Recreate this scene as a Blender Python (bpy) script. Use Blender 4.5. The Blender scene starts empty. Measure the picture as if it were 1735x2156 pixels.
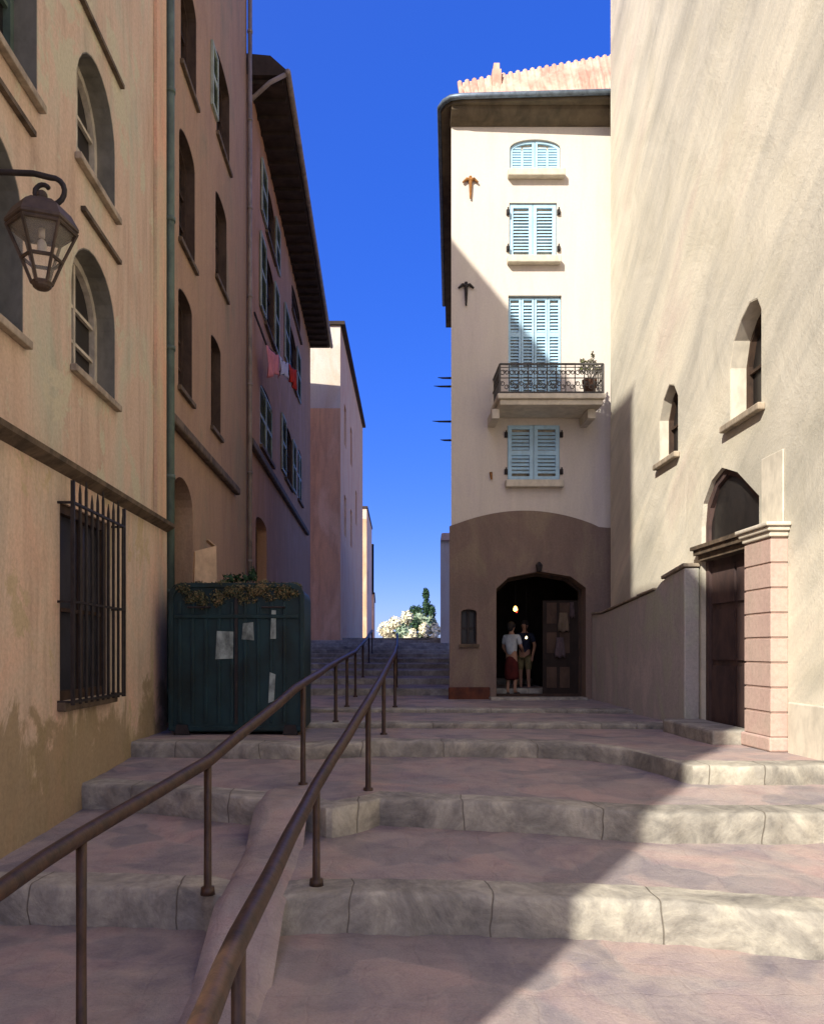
import bpy, bmesh, math, random
from mathutils import Vector, Matrix
random.seed(11)
PI = math.pi
scene = bpy.context.scene
COL = scene.collection
F = 1700.0; VX = 800.0; VY = 1370.0          # focal length and vanishing point, in units of a 1735 px wide picture
# ------------------------------------------------------------------ helpers
class MB:
    """collects shapes, then builds ONE mesh object"""
    def __init__(s): s.v = []; s.f = []
    def add(s, vs, fs):
        n = len(s.v); s.v += [tuple(v) for v in vs]; s.f += [tuple(i + n for i in f) for f in fs]
    def box(s, x0, x1, y0, y1, z0, z1):
        s.add([(x, y, z) for z in (z0, z1) for y in (y0, y1) for x in (x0, x1)],
              [(0, 2, 3, 1), (4, 5, 7, 6), (0, 1, 5, 4), (2, 6, 7, 3), (0, 4, 6, 2), (1, 3, 7, 5)])
    def bar(s, p, q, w, h=None, up=(0, 0, 1)):
        p, q = Vector(p), Vector(q); h = h or w
        d = (q - p).normalized(); u = Vector(up)
        if abs(d.dot(u)) > .98: u = Vector((0, 1, 0))
        a = d.cross(u).normalized(); b = a.cross(d).normalized()
        vs = []
        for c in (p, q):
            for (i, j) in ((-1, -1), (1, -1), (1, 1), (-1, 1)): vs.append(c + a * i * w / 2 + b * j * h / 2)
        s.add(vs, [(3, 2, 1, 0), (4, 5, 6, 7), (0, 1, 5, 4), (1, 2, 6, 5), (2, 3, 7, 6), (3, 0, 4, 7)])
    def tube(s, pts, r, n=8, cap=True):
        pts = [Vector(p) for p in pts]; rs = r if isinstance(r, (list, tuple)) else [r] * len(pts)
        rings = []; prev = None
        for i, p in enumerate(pts):
            d = (pts[min(i + 1, len(pts) - 1)] - pts[max(i - 1, 0)]).normalized()
            if prev is None:
                u = Vector((0, 0, 1)) if abs(d.z) < .9 else Vector((0, 1, 0))
                a = d.cross(u).normalized()
            else:
                a = (prev - d * prev.dot(d)).normalized()
            prev = a; b = d.cross(a)
            rings.append([p + (a * math.cos(2 * PI * k / n) + b * math.sin(2 * PI * k / n)) * rs[i] for k in range(n)])
        vs = [v for r_ in rings for v in r_]; fs = []
        for i in range(len(rings) - 1):
            for k in range(n):
                k2 = (k + 1) % n; fs.append((i * n + k, i * n + k2, (i + 1) * n + k2, (i + 1) * n + k))
        if cap: fs += [tuple(range(n))[::-1], tuple((len(rings) - 1) * n + k for k in range(n))]
        s.add(vs, fs)
    def lathe(s, c, prof, n=16, sx=1, sy=1, rot=0):
        c = Vector(c); vs = []; fs = []
        for (r, z) in prof:
            for k in range(n):
                a = 2 * PI * k / n + rot; vs.append(c + Vector((r * math.cos(a) * sx, r * math.sin(a) * sy, z)))
        for i in range(len(prof) - 1):
            for k in range(n):
                k2 = (k + 1) % n; fs.append((i * n + k, i * n + k2, (i + 1) * n + k2, (i + 1) * n + k))
        fs += [tuple(range(n))[::-1], tuple((len(prof) - 1) * n + k for k in range(n))]
        s.add(vs, fs)
    def ell(s, c, rx, ry, rz, n=12, m=8):
        prof = [(math.sin(PI * i / m) * 1.0 + 1e-4, -math.cos(PI * i / m)) for i in range(m + 1)]
        t = MB(); t.lathe((0, 0, 0), prof, n)
        s.add([(c[0] + v[0] * rx, c[1] + v[1] * ry, c[2] + v[2] * rz) for v in t.v], t.f)
    def extr(s, poly, mapf, d0, d1):
        """2-D outline extruded between depths d0 and d1"""
        n = len(poly)
        s.add([mapf(a, b, d0) for a, b in poly] + [mapf(a, b, d1) for a, b in poly],
              [tuple(range(n)), tuple(range(n, 2 * n))[::-1]] + [(i, (i + 1) % n, n + (i + 1) % n, n + i) for i in range(n)])
    def ring(s, poly, mapf, w, d0, d1):
        ca = (min(p[0] for p in poly) + max(p[0] for p in poly)) / 2; cb = (min(p[1] for p in poly) + max(p[1] for p in poly)) / 2
        ha = (max(p[0] for p in poly) - ca); hb = (max(p[1] for p in poly) - cb)
        inn = [(ca + (a - ca) * (1 - w / ha), cb + (b - cb) * (1 - w / hb)) for a, b in poly]
        n = len(poly); P = [mapf(a, b, d0) for a, b in poly] + [mapf(a, b, d0) for a, b in inn] + [mapf(a, b, d1) for a, b in poly] + [mapf(a, b, d1) for a, b in inn]
        fs = []
        for i in range(n):
            j = (i + 1) % n
            fs += [(i, j, n + j, n + i), (2 * n + i, 3 * n + i, 3 * n + j, 2 * n + j), (n + i, n + j, 3 * n + j, 3 * n + i), (i, 2 * n + i, 2 * n + j, j)]
        s.add(P, fs); return inn
    def mbox(s, mapf, a0, a1, b0, b1, d0, d1):
        s.extr([(a0, b0), (a1, b0), (a1, b1), (a0, b1)], mapf, d0, d1)
    def build(s, name, mat, parent=None, smooth=False, bevel=0, **tags):
        me = bpy.data.meshes.new(name)
        o = bpy.data.objects.new(name, me); COL.objects.link(o)
        off = Vector((0, 0, 0))
        if parent is not None:
            off = Vector(parent.get('_o', (0, 0, 0))); o.parent = parent
            o['_o'] = tuple(off)
        me.from_pydata([tuple(Vector(v) - off) for v in s.v], [], s.f)
        bm = bmesh.new(); bm.from_mesh(me)
        bmesh.ops.recalc_face_normals(bm, faces=bm.faces); bm.to_mesh(me); bm.free()
        if smooth:
            for p in me.polygons: p.use_smooth = True
        me.materials.append(mat)
        if bevel:
            m = o.modifiers.new('bevel', 'BEVEL'); m.width = bevel; m.segments = 2; m.limit_method = 'ANGLE'
        for k, v in tags.items(): o[k] = v
        return o
def thing(name, loc, label, cat, group=None):
    o = bpy.data.objects.new(name, None); COL.objects.link(o); o.location = loc; o['_o'] = tuple(loc)
    o['label'] = label; o['category'] = cat
    if group: o['group'] = group
    return o
def struct(mb, name, mat, **k):
    o = mb.build(name, mat, **k); o['kind'] = 'structure'; return o
def arch(a0, a1, b0, b1, rise, n=12):
    ca = (a0 + a1) / 2; ha = (a1 - a0) / 2
    if rise <= 0: return [(a0, b0), (a1, b0), (a1, b1), (a0, b1)]
    return [(a0, b0), (a1, b0)] + [(ca + ha * math.cos(PI * k / n), b1 - rise + rise * math.sin(PI * k / n)) for k in range(n + 1)]
def facade(name, mat, outline, holes, mapf, thick, parent, jit=0, back=None):
    """a wall with real openings; holes = list of (polygon, depth of the recess); back moves the rear outline"""
    bm = bmesh.new(); edges = []
    def loop(poly, d):
        vs = [bm.verts.new(mapf(a, b, d)) for a, b in poly]
        es = [bm.edges.new((vs[i], vs[(i + 1) % len(vs)])) for i in range(len(vs))]
        return vs, es
    ov, oe = loop(outline, 0); edges += oe; hv = []
    for poly, d in holes:
        v, e = loop(poly, 0); edges += e; hv.append((v, poly, d))
    bmesh.ops.triangle_fill(bm, use_beauty=True, edges=edges)
    for v, poly, d in hv:
        w = [bm.verts.new(mapf(a, b, d)) for a, b in poly]
        for i in range(len(v)):
            j = (i + 1) % len(v); bm.faces.new((v[i], v[j], w[j], w[i]))
    bo = back or outline
    w = [bm.verts.new(mapf(a, b, thick)) for a, b in bo]
    for i in range(len(ov)):
        j = (i + 1) % len(ov); bm.faces.new((ov[i], ov[j], w[j], w[i]))
    bm.faces.new(w)
    bmesh.ops.recalc_face_normals(bm, faces=bm.faces)
    off = Vector(parent['_o'])
    for v in bm.verts: v.co -= off
    me = bpy.data.meshes.new(name); bm.to_mesh(me); bm.free(); me.materials.append(mat)
    o = bpy.data.objects.new(name, me); COL.objects.link(o); o.parent = parent; o['_o'] = tuple(off)
    return o
# ------------------------------------------------------------------ materials
def lin(c):
    return tuple((x / 12.92 if x <= .04045 else ((x + .055) / 1.055) ** 2.4) for x in [k / 255 for k in c]) + (1,)
def mat_new(name):
    m = bpy.data.materials.new(name); m.use_nodes = True; nt = m.node_tree; b = nt.nodes['Principled BSDF']
    return m, nt, b
def N(nt, t, **k):
    n = nt.nodes.new(t)
    for a, v in k.items(): setattr(n, a, v)
    return n
def posmap(nt, scale, rot=(0, 0, 0)):
    g = N(nt, 'ShaderNodeNewGeometry'); m = N(nt, 'ShaderNodeMapping'); m.inputs['Scale'].default_value = scale; m.inputs['Rotation'].default_value = rot
    nt.links.new(g.outputs['Position'], m.inputs['Vector']); return m.outputs['Vector']
def noise(nt, vec, sc, det=5, rough=.6, dist=0):
    n = N(nt, 'ShaderNodeTexNoise'); n.inputs['Scale'].default_value = sc; n.inputs['Detail'].default_value = det
    n.inputs['Roughness'].default_value = rough; n.inputs['Distortion'].default_value = dist
    nt.links.new(vec, n.inputs['Vector']); return n.outputs['Fac']
def ramp(nt, fac, stops):
    r = N(nt, 'ShaderNodeValToRGB'); e = r.color_ramp.elements
    while len(e) < len(stops): e.new(.5)
    for i, (p, c) in enumerate(stops): e[i].position = p; e[i].color = c if len(c) == 4 else lin(c)
    nt.links.new(fac, r.inputs['Fac']); return r.outputs['Color']
def mix(nt, fac, a, b, mode='MIX'):
    m = N(nt, 'ShaderNodeMix', data_type='RGBA', blend_type=mode)
    if isinstance(fac, (int, float)): m.inputs[0].default_value = fac
    else: nt.links.new(fac, m.inputs[0])
    for i, x in ((6, a), (7, b)):
        if isinstance(x, tuple): m.inputs[i].default_value = x if len(x) == 4 else lin(x)
        else: nt.links.new(x, m.inputs[i])
    return m.outputs[2]
def bumpn(nt, b, hs, st=.3, dist=.02):
    m = None
    for h, w in hs:
        x = N(nt, 'ShaderNodeMath', operation='MULTIPLY'); nt.links.new(h, x.inputs[0]); x.inputs[1].default_value = w
        if m is None: m = x.outputs[0]
        else:
            y = N(nt, 'ShaderNodeMath', operation='ADD'); nt.links.new(m, y.inputs[0]); nt.links.new(x.outputs[0], y.inputs[1]); m = y.outputs[0]
    bp = N(nt, 'ShaderNodeBump'); bp.inputs['Strength'].default_value = st; bp.inputs['Distance'].default_value = dist
    nt.links.new(m, bp.inputs['Height']); nt.links.new(bp.outputs['Normal'], b.inputs['Normal'])
def plaster(name, c1, c2, c3, sc=.55, streak=.35, bump=.5, vs=(1, 1, .45), rot=(0, 0, 0), c4=None, fine=1.0, damp=None):
    """old limewash: big worn patches, vertical streaks, brushy fine variation"""
    m, nt, b = mat_new(name)
    v0 = posmap(nt, vs, rot)
    p = noise(nt, v0, sc * 1.6, 7, .62, 1.2)
    col = ramp(nt, p, [(.34, c1), (.5, c2), (.66, c3)])
    v1 = posmap(nt, (2.2, 2.2, .28) if rot == (0, 0, 0) else (1.6, 1.6, .35), rot)
    s = noise(nt, v1, 1.9, 6, .7, .6)
    k = 1 - streak
    col = mix(nt, 1.0, col, ramp(nt, s, [(.3, (k, k, k, 1)), (.55, (1, 1, 1, 1)), (.8, (1.0, 1.0, 1.0, 1))]), 'MULTIPLY')
    if c4:
        w = noise(nt, posmap(nt, (1, 1, .8)), 1.1, 8, .7, .4)
        fac = ramp(nt, w, [(.56, (0, 0, 0, 1)), (.6, (1, 1, 1, 1))])
        col = mix(nt, fac, col, c4)
    if damp:   # ragged damp stain along the foot of the wall
        gz = N(nt, 'ShaderNodeNewGeometry'); sz = N(nt, 'ShaderNodeSeparateXYZ'); nt.links.new(gz.outputs['Position'], sz.inputs[0])
        dn = noise(nt, posmap(nt, (1, 1, .6)), 1.3, 8, .7, .6)
        ma = N(nt, 'ShaderNodeMath', operation='MULTIPLY_ADD'); nt.links.new(dn, ma.inputs[0]); ma.inputs[1].default_value = -3.2; ma.inputs[2].default_value = 2.45
        mb_ = N(nt, 'ShaderNodeMath', operation='ADD'); nt.links.new(ma.outputs[0], mb_.inputs[0]); nt.links.new(sz.outputs[2], mb_.inputs[1])
        col = mix(nt, ramp(nt, mb_.outputs[0], [(.0, (.75, .75, .75, 1)), (.22, (0, 0, 0, 1))]), col, damp)
    f = noise(nt, posmap(nt, (1, 1, 1)), 26, 6, .75)
    g = 1 - .22 * fine
    col = mix(nt, 1.0, col, ramp(nt, f, [(.3, (g, g, g, 1)), (.6, (1, 1, 1, 1))]), 'MULTIPLY')
    nt.links.new(col, b.inputs['Base Color']); b.inputs['Roughness'].default_value = .92
    b.inputs['Specular IOR Level'].default_value = .15
    bumpn(nt, b, [(p, 1.2), (s, .6), (f, .35)], bump, .03)
    return m
def plain(name, c, rough=.6, metal=0, var=.25, sc=9, bump=.15, c2=None, spec=.3):
    m, nt, b = mat_new(name)
    n = noise(nt, posmap(nt, (1, 1, .6)), sc, 6, .65, .3)
    c2 = c2 or tuple(x * (1 - var) for x in c)
    nt.links.new(ramp(nt, n, [(.35, c2), (.62, c)]), b.inputs['Base Color'])
    b.inputs['Roughness'].default_value = rough; b.inputs['Metallic'].default_value = metal; b.inputs['Specular IOR Level'].default_value = spec
    bumpn(nt, b, [(n, 1)], bump, .01)
    return m
def glow(name, c, st):
    m, nt, b = mat_new(name); b.inputs['Base Color'].default_value = lin(c)
    b.inputs['Emission Color'].default_value = lin(c); b.inputs['Emission Strength'].default_value = st; return m
def foliage(name, c1, c2, c3):
    m, nt, b = mat_new(name)
    g = N(nt, 'ShaderNodeNewGeometry')
    n = noise(nt, posmap(nt, (1, 1, 1)), 2.3, 4)
    a = N(nt, 'ShaderNodeMath', operation='ADD'); nt.links.new(g.outputs['Random Per Island'], a.inputs[0]); nt.links.new(n, a.inputs[1])
    h = N(nt, 'ShaderNodeMath', operation='MULTIPLY'); h.inputs[1].default_value = .5; nt.links.new(a.outputs[0], h.inputs[0])
    nt.links.new(ramp(nt, h.outputs[0], [(.25, c1), (.5, c2), (.75, c3)]), b.inputs['Base Color'])
    b.inputs['Roughness'].default_value = .7; b.inputs['Specular IOR Level'].default_value = .2
    return m
M = {}
M['peach'] = plaster('peach_limewash', (204, 174, 148), (214, 188, 162), (196, 190, 164), .5, .25, .6, c4=(204, 194, 164))
M['peach_low'] = plaster('rose_limewash', (228, 188, 160), (216, 190, 164), (202, 188, 166), .5, .25, .7, c4=(198, 176, 142), damp=(150, 132, 98))
M['brown'] = plaster('brown_render', (166, 136, 112), (178, 146, 118), (160, 140, 114), .5, .16, .7)
M['red'] = plaster('red_brown_render', (196, 150, 112), (182, 138, 102), (194, 150, 118), .5, .16, .7)
M['cream'] = plaster('cream_limewash', (216, 206, 191), (214, 204, 190), (210, 199, 189), .5, .08, .25, fine=.5)
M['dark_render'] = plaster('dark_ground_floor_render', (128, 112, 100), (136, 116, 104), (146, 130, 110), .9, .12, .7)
def brushed(name):
    m, nt, b = mat_new(name)
    g = N(nt, 'ShaderNodeNewGeometry'); sx = N(nt, 'ShaderNodeSeparateXYZ'); nt.links.new(g.outputs['Position'], sx.inputs[0])
    def comb(ky, kz, kx=0):
        o = None
        for i, k in ((0, kx), (1, ky), (2, kz)):
            q_ = N(nt, 'ShaderNodeMath', operation='MULTIPLY'); nt.links.new(sx.outputs[i], q_.inputs[0]); q_.inputs[1].default_value = k
            if o is None: o = q_.outputs[0]
            else:
                a = N(nt, 'ShaderNodeMath', operation='ADD'); nt.links.new(o, a.inputs[0]); nt.links.new(q_.outputs[0], a.inputs[1]); o = a.outputs[0]
        return o
    al, ac = comb(-.82, .57), comb(.57, .82, .9)
    def vec(sa, sc):
        c = N(nt, 'ShaderNodeCombineXYZ')
        for i, (o, k) in enumerate(((al, sa), (ac, sc))):
            q_ = N(nt, 'ShaderNodeMath', operation='MULTIPLY'); nt.links.new(o, q_.inputs[0]); q_.inputs[1].default_value = k; nt.links.new(q_.outputs[0], c.inputs[i])
        return c.outputs[0]
    p = noise(nt, vec(.16, .50), 1.3, 5, .55, .5)
    col = ramp(nt, p, [(.30, (178, 172, 158)), (.46, (208, 200, 182)), (.6, (226, 216, 194)), (.74, (214, 196, 180))])
    st = noise(nt, vec(.5, 5.0), 1.2, 5, .6, .3)
    col = mix(nt, 1, col, ramp(nt, st, [(.35, (.90, .91, .92, 1)), (.55, (1, 1, 1, 1))]), 'MULTIPLY')
    q1 = noise(nt, posmap(nt, (1, 1, 1)), .8, 7, .65, .6)
    col = mix(nt, 1, col, ramp(nt, q1, [(.34, (.88, .88, .86, 1)), (.55, (1, 1, 1, 1))]), 'MULTIPLY')
    f = noise(nt, posmap(nt, (1, 1, 1)), 30, 6, .75)
    col = mix(nt, 1, col, ramp(nt, f, [(.3, (.87, .87, .87, 1)), (.6, (1, 1, 1, 1))]), 'MULTIPLY')
    nt.links.new(col, b.inputs['Base Color']); b.inputs['Roughness'].default_value = .92; b.inputs['Specular IOR Level'].default_value = .15
    bumpn(nt, b, [(p, 1.2), (st, .35), (q1, 1.6), (f, .35)], .5, .035)
    return m
M['tower'] = brushed('pale_stone_render')
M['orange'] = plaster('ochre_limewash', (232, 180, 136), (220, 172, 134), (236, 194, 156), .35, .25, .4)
M['pinkish'] = plaster('pink_limewash', (232, 196, 168), (236, 204, 176), (240, 214, 184), .35, .2, .4)
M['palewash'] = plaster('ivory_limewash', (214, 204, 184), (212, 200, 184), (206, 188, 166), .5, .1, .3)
M['lowwall'] = plaster('grey_garden_wall_render', (206, 194, 184), (188, 180, 172), (192, 192, 170), .8, .08, .6)
M['trim'] = plain('stone_trim', (176, 160, 138), .9, 0, .25, 6)
M['dark_trim'] = plain('weathered_dark_moulding', (112, 96, 78), .9, 0, .35, 5, .3)
M['pale_trim'] = plain('pale_stone_trim', (214, 204, 184), .9, 0, .12, 6)
M['pink_stone'] = plaster('pink_stone', (192, 162, 150), (196, 168, 154), (190, 168, 152), .9, .08, .3)
M['teal_pipe'] = plain('teal_drainpipe_paint', (96, 112, 100), .6, 0, .25, 4)
M['pale_pipe'] = plain('pale_drainpipe_paint', (150, 136, 124), .6, 0, .25, 4)
M['glass'] = plain('dark_window_glass', (44, 40, 38), .35, 0, .3, 3, .03)
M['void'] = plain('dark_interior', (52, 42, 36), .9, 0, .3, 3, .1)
M['frame_pale'] = plain('worn_pale_paint', (206, 194, 174), .7, 0, .2, 8)
M['frame_brown'] = plain('brown_window_wood', (74, 56, 44), .75, 0, .3, 8)
M['shutter_blue'] = plain('light_blue_shutter_paint', (176, 212, 232), .6, 0, .08, 7, .1)
M['shutter_green'] = plain('faded_green_shutter_paint', (166, 176, 158), .75, 0, .22, 6)
M['rail'] = plain('rusty_brown_handrail_iron', (78, 56, 44), .5, .2, .4, 14, .35, c2=(50, 38, 32), spec=.45)
M['iron'] = plain('dark_iron', (58, 52, 50), .6, .3, .3, 14)
M['balcony_iron'] = plain('grey_iron', (92, 88, 84), .6, .2, .3, 14)
M['lamp_metal'] = plain('brown_lantern_metal', (84, 70, 58), .6, .2, .3, 9)
M['rust'] = plain('rusty_wall_anchor', (164, 112, 60), .85, .1, .35, 20)
M['container'] = plain('dark_green_container_paint', (26, 54, 56), .5, 0, .45, 3.2, .25, c2=(18, 32, 28))
M['paper'] = plain('weathered_pale_paper', (160, 172, 166), .9, 0, .45, 6)
M['cardboard'] = plain('cream_cardboard', (206, 176, 140), .9, 0, .15, 8)
M['moss'] = foliage('ochre_moss', (64, 74, 54), (94, 92, 66), (140, 116, 82))
M['leaf_dark'] = foliage('dark_leaves', (24, 44, 32), (40, 66, 44), (66, 92, 56))
M['leaf_pale'] = foliage('pale_leaves', (190, 192, 160), (232, 222, 186), (250, 238, 204))
M['leaf_mid'] = foliage('grey_green_leaves', (92, 118, 100), (140, 158, 130), (176, 184, 150))
M['tile'] = plain('salmon_roof_tiles', (206, 178, 158), .85, 0, .25, 3, .3, c2=(182, 134, 118))
M['tile_dark'] = plain('dark_slate_tiles', (84, 92, 98), .8, 0, .25, 5)
M['soffit'] = plain('dark_eave_boards', (104, 92, 74), .85, 0, .25, 3)
M['eave_dark'] = plain('dark_brown_eave_boards', (66, 54, 46), .85, 0, .3, 3)
M['gutter'] = plain('zinc_gutter', (120, 134, 148), .5, .5, .25, 8)
M['door'] = plain('shade_dark_plum_door_wood', (92, 72, 66), .75, 0, .3, 3, .2, c2=(64, 52, 52))  # dark tone carries the portal recess shade on a near-flush door
M['pot'] = plain('brown_clay_pot', (112, 84, 70), .85)
M['skin'] = plain('skin', (188, 142, 112), .6, 0, .1)
M['hair'] = plain('dark_grey_hair', (58, 52, 48), .8)
M['shirt'] = plain('pale_grey_cotton', (206, 210, 208), .9, 0, .15)
M['maroon'] = plain('maroon_cloth', (96, 36, 30), .9)
M['navy'] = plain('navy_cloth', (42, 48, 66), .9)
M['khaki'] = plain('khaki_cloth', (150, 136, 92), .9)
M['pink_cloth'] = plain('pink_cotton', (224, 140, 142), .9, 0, .12)
M['white_cloth'] = plain('white_cotton', (206, 206, 226), .9, 0, .1)
M['red_cloth'] = plain('red_cotton', (206, 60, 44), .9, 0, .15)
M['lampglow'] = glow('warm_lamp_glass', (255, 196, 92), 5)
M['lampglow2'] = glow('pale_lamp_glass', (255, 228, 170), 3.5)
M['redglow'] = glow('red_lamp_glass', (230, 60, 40), 1.6)
M['lampglass'] = plain('dusty_lantern_glass', (186, 160, 124), .4, 0, .1, 4)
def paving(name):
    m, nt, b = mat_new(name)
    v = posmap(nt, (1, 1, 1))
    d = N(nt, 'ShaderNodeTexNoise'); d.inputs['Scale'].default_value = 3; nt.links.new(v, d.inputs['Vector'])
    vm = N(nt, 'ShaderNodeVectorMath', operation='MULTIPLY_ADD'); nt.links.new(d.outputs['Color'], vm.inputs[0]); vm.inputs[1].default_value = (.16, .16, 0); nt.links.new(v, vm.inputs[2])
    br = N(nt, 'ShaderNodeTexBrick'); br.inputs['Scale'].default_value = 1; br.inputs['Brick Width'].default_value = .62; br.inputs['Row Height'].default_value = .42
    br.inputs['Mortar Size'].default_value = .012; br.inputs['Mortar Smooth'].default_value = .8
    br.inputs['Color1'].default_value = lin((164, 152, 146)); br.inputs['Color2'].default_value = lin((156, 148, 146)); br.inputs['Mortar'].default_value = lin((146, 134, 132))
    nt.links.new(vm.outputs[0], br.inputs['Vector'])
    p = noise(nt, v, .9, 6, .65, 1.0)
    col = mix(nt, .72, br.outputs['Color'], ramp(nt, p, [(.32, (132, 122, 128)), (.5, (168, 155, 146)), (.64, (180, 158, 148))]))
    vo = N(nt, 'ShaderNodeTexVoronoi'); vo.feature = 'SMOOTH_F1'; vo.inputs['Scale'].default_value = 2.3; vo.inputs['Smoothness'].default_value = .25; nt.links.new(vm.outputs[0], vo.inputs['Vector'])
    sp = N(nt, 'ShaderNodeSeparateColor'); nt.links.new(vo.outputs['Color'], sp.inputs[0])
    col = mix(nt, 1, col, ramp(nt, sp.outputs[0], [(.15, (.80, .82, .86, 1)), (.5, (1, 1, 1, 1)), (.85, (1.10, 1.02, 1.0, 1))]), 'MULTIPLY')
    s = noise(nt, v, 3.2, 7, .7, .7)
    col = mix(nt, 1, col, ramp(nt, s, [(.3, (.76, .75, .8, 1)), (.55, (1, 1, 1, 1))]), 'MULTIPLY')
    f = noise(nt, v, 60, 5, .7)
    col = mix(nt, 1, col, ramp(nt, f, [(.3, (.84, .84, .84, 1)), (.6, (1, 1, 1, 1))]), 'MULTIPLY')
    nt.links.new(col, b.inputs['Base Color']); b.inputs['Roughness'].default_value = .85; b.inputs['Specular IOR Level'].default_value = .25
    bumpn(nt, b, [(br.outputs['Fac'], -.08), (s, .9), (f, .4), (p, .8), (vo.outputs['Distance'], -.25)], .6, .03)
    return m
def kerbstone(name):
    m, nt, b = mat_new(name)
    v = posmap(nt, (1, 1, 1))
    w = N(nt, 'ShaderNodeTexNoise'); w.noise_dimensions = '1D'; w.inputs['Scale'].default_value = 1.1
    sx = N(nt, 'ShaderNodeSeparateXYZ'); nt.links.new(v, sx.inputs[0])
    # joints between stones, irregularly spaced along x
    dn = N(nt, 'ShaderNodeTexNoise'); dn.inputs['Scale'].default_value = 2; nt.links.new(v, dn.inputs['Vector'])
    ad = N(nt, 'ShaderNodeMath', operation='MULTIPLY_ADD'); nt.links.new(dn.outputs['Fac'], ad.inputs[0]); ad.inputs[1].default_value = .16; nt.links.new(sx.outputs[0], ad.inputs[2])
    vo = N(nt, 'ShaderNodeTexVoronoi'); vo.voronoi_dimensions = '1D'; vo.feature = 'DISTANCE_TO_EDGE'; vo.inputs['Scale'].default_value = 1.05
    nt.links.new(ad.outputs[0], vo.inputs['W'])
    j = ramp(nt, vo.outputs['Distance'], [(.0, (0, 0, 0, 1)), (.007, (1, 1, 1, 1))])
    p = noise(nt, v, 1.7, 7, .68, .8)
    col = ramp(nt, p, [(.3, (110, 106, 100)), (.5, (160, 154, 141)), (.68, (200, 192, 172))])
    s = noise(nt, v, 9, 6, .7, .3)
    col = mix(nt, 1, col, ramp(nt, s, [(.3, (.72, .72, .72, 1)), (.6, (1, 1, 1, 1))]), 'MULTIPLY')
    col = mix(nt, j, (104, 96, 84), col)
    nt.links.new(col, b.inputs['Base Color']); b.inputs['Roughness'].default_value = .85; b.inputs['Specular IOR Level'].default_value = .25
    bumpn(nt, b, [(j, .5), (p, 1.2), (s, .6)], .6, .03)
    return m
M['paving'] = paving('mauve_worn_paving'); M['kerb'] = kerbstone('grey_green_kerb_stone')
M['ground'] = plain('dry_ground', (150, 140, 120), .95)
# ------------------------------------------------------------------ ground and steps
def nose(px, h):
    out = []
    for u, v in px:
        Y = h * F / (v - VY); out.append(((u - VX) / F * Y, Y))
    out.sort()
    res = [out[0]]
    for x, y in out[1:]:
        if x > res[-1][0] + .03: res.append((x, y))
    def f(x):
        if x <= res[0][0]: return res[0][1]
        for (xa, ya), (xb, yb) in zip(res, res[1:]):
            if x <= xb: return ya + (yb - ya) * (x - xa) / (xb - xa)
        return res[-1][1]
    return f
rs = random.Random(4)
wob = [(rs.uniform(.6, 5), rs.uniform(0, 6), rs.uniform(.3, 1)) for _ in range(7)]
def wv(x, k):
    return sum(a * math.sin(f * x * (1 + .13 * k) + p + k * 1.7) for f, p, a in wob) / 4
STEPS = [  # nosing pixels, height of the top below the eye, height of the tread in front
    (nose([(-200, 1860), (0, 1863), (280, 1868), (430, 1872), (480, 1888), (530, 1896), (600, 1884), (680, 1880), (800, 1881), (1100, 1888), (1300, 1893), (1735, 1922), (2100, 1946)], 1.63), -1.63, -1.906),
    (nose([(215, 1650), (380, 1664), (560, 1682), (640, 1688), (690, 1702), (740, 1696), (800, 1680), (1100, 1692), (1400, 1712), (1735, 1712), (2200, 1712)], 1.318), -1.318, -1.565),
    (nose([(300, 1562), (630, 1567), (800, 1561), (1100, 1563), (1230, 1568), (1320, 1578), (1390, 1594), (1452, 1612), (1735, 1612), (2300, 1612)], 1.083), -1.083, -1.258),
    (nose([(0, 1520), (800, 1522), (1400, 1524), (2000, 1524)], 1.03), -1.03, -1.10),
    (nose([(0, 1491), (800, 1492), (1300, 1494), (2000, 1494)], .975), -.975, -1.035),
]
XS = [-3.25 + i * (7.95 / 159) for i in range(160)]
def strip(rows, closed=False):
    m = MB(); n = len(rows[0])
    m.add([p for r in rows for p in r], [(i * n + k, i * n + k + 1, (i + 1) * n + k + 1, (i + 1) * n + k) for i in range(len(rows) - 1) for k in range(n - 1)])
    return m
KW = .34
for k, (fy, zt, zb) in enumerate(STEPS):
    a = 1.0 if k < 3 else .35
    hgt = zt - zb; rows = []
    sag = lambda x: -.03 * math.exp(-((x + .85) / .22) ** 2) * a
    for (dy, fz, wz) in ((.012, None, 0), (.0, .25, .5), (-.006, .60, .8), (-.004, .86, .9), (.004, .94, 1), (.016, .985, 1), (.036, 1.004, 1), (.18, 1.0, .8), (KW, 1.0, .2), (KW, .55, 0)):
        r = []
        for x in XS:
            y = fy(x) + dy + .03 * a * wv(x, k) + .012 * a * math.sin(x * 23 + k) * (1 - wz * .3)
            z = zb - .02 if fz is None else zb + hgt * fz + .011 * a * wv(x * 1.7 + 3, k + 2) * wz + sag(x) * wz
            if dy == KW and fz == 1.0: z += .002
            r.append((x, y, z))
        rows.append(r)
    ks = struct(strip(rows), 'stone_step', M['kerb'], smooth=True); ks.data.set_sharp_from_angle(angle=math.radians(32))
    # the tread behind this step, up to the foot of the next
    nx = STEPS[k + 1][0] if k < 4 else (lambda x: 17.0)
    z2 = STEPS[k + 1][2] if k < 4 else -.935
    rows = []
    for j in range(13):
        t = j / 12; r = []
        for x in XS:
            y0 = fy(x) + KW - .06; y1 = max(nx(x) + .03, y0 + .05); y = y0 + (y1 - y0) * t
            r.append((x, y, zt - .006 + (z2 - zt) * t + .008 * wv(x * 1.3 + y * 1.9, 3) * (t > 0) * (t < 1)))
        rows.append(r)
    struct(strip(rows), 'paving', M['paving'], smooth=True)
rows = []
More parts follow.
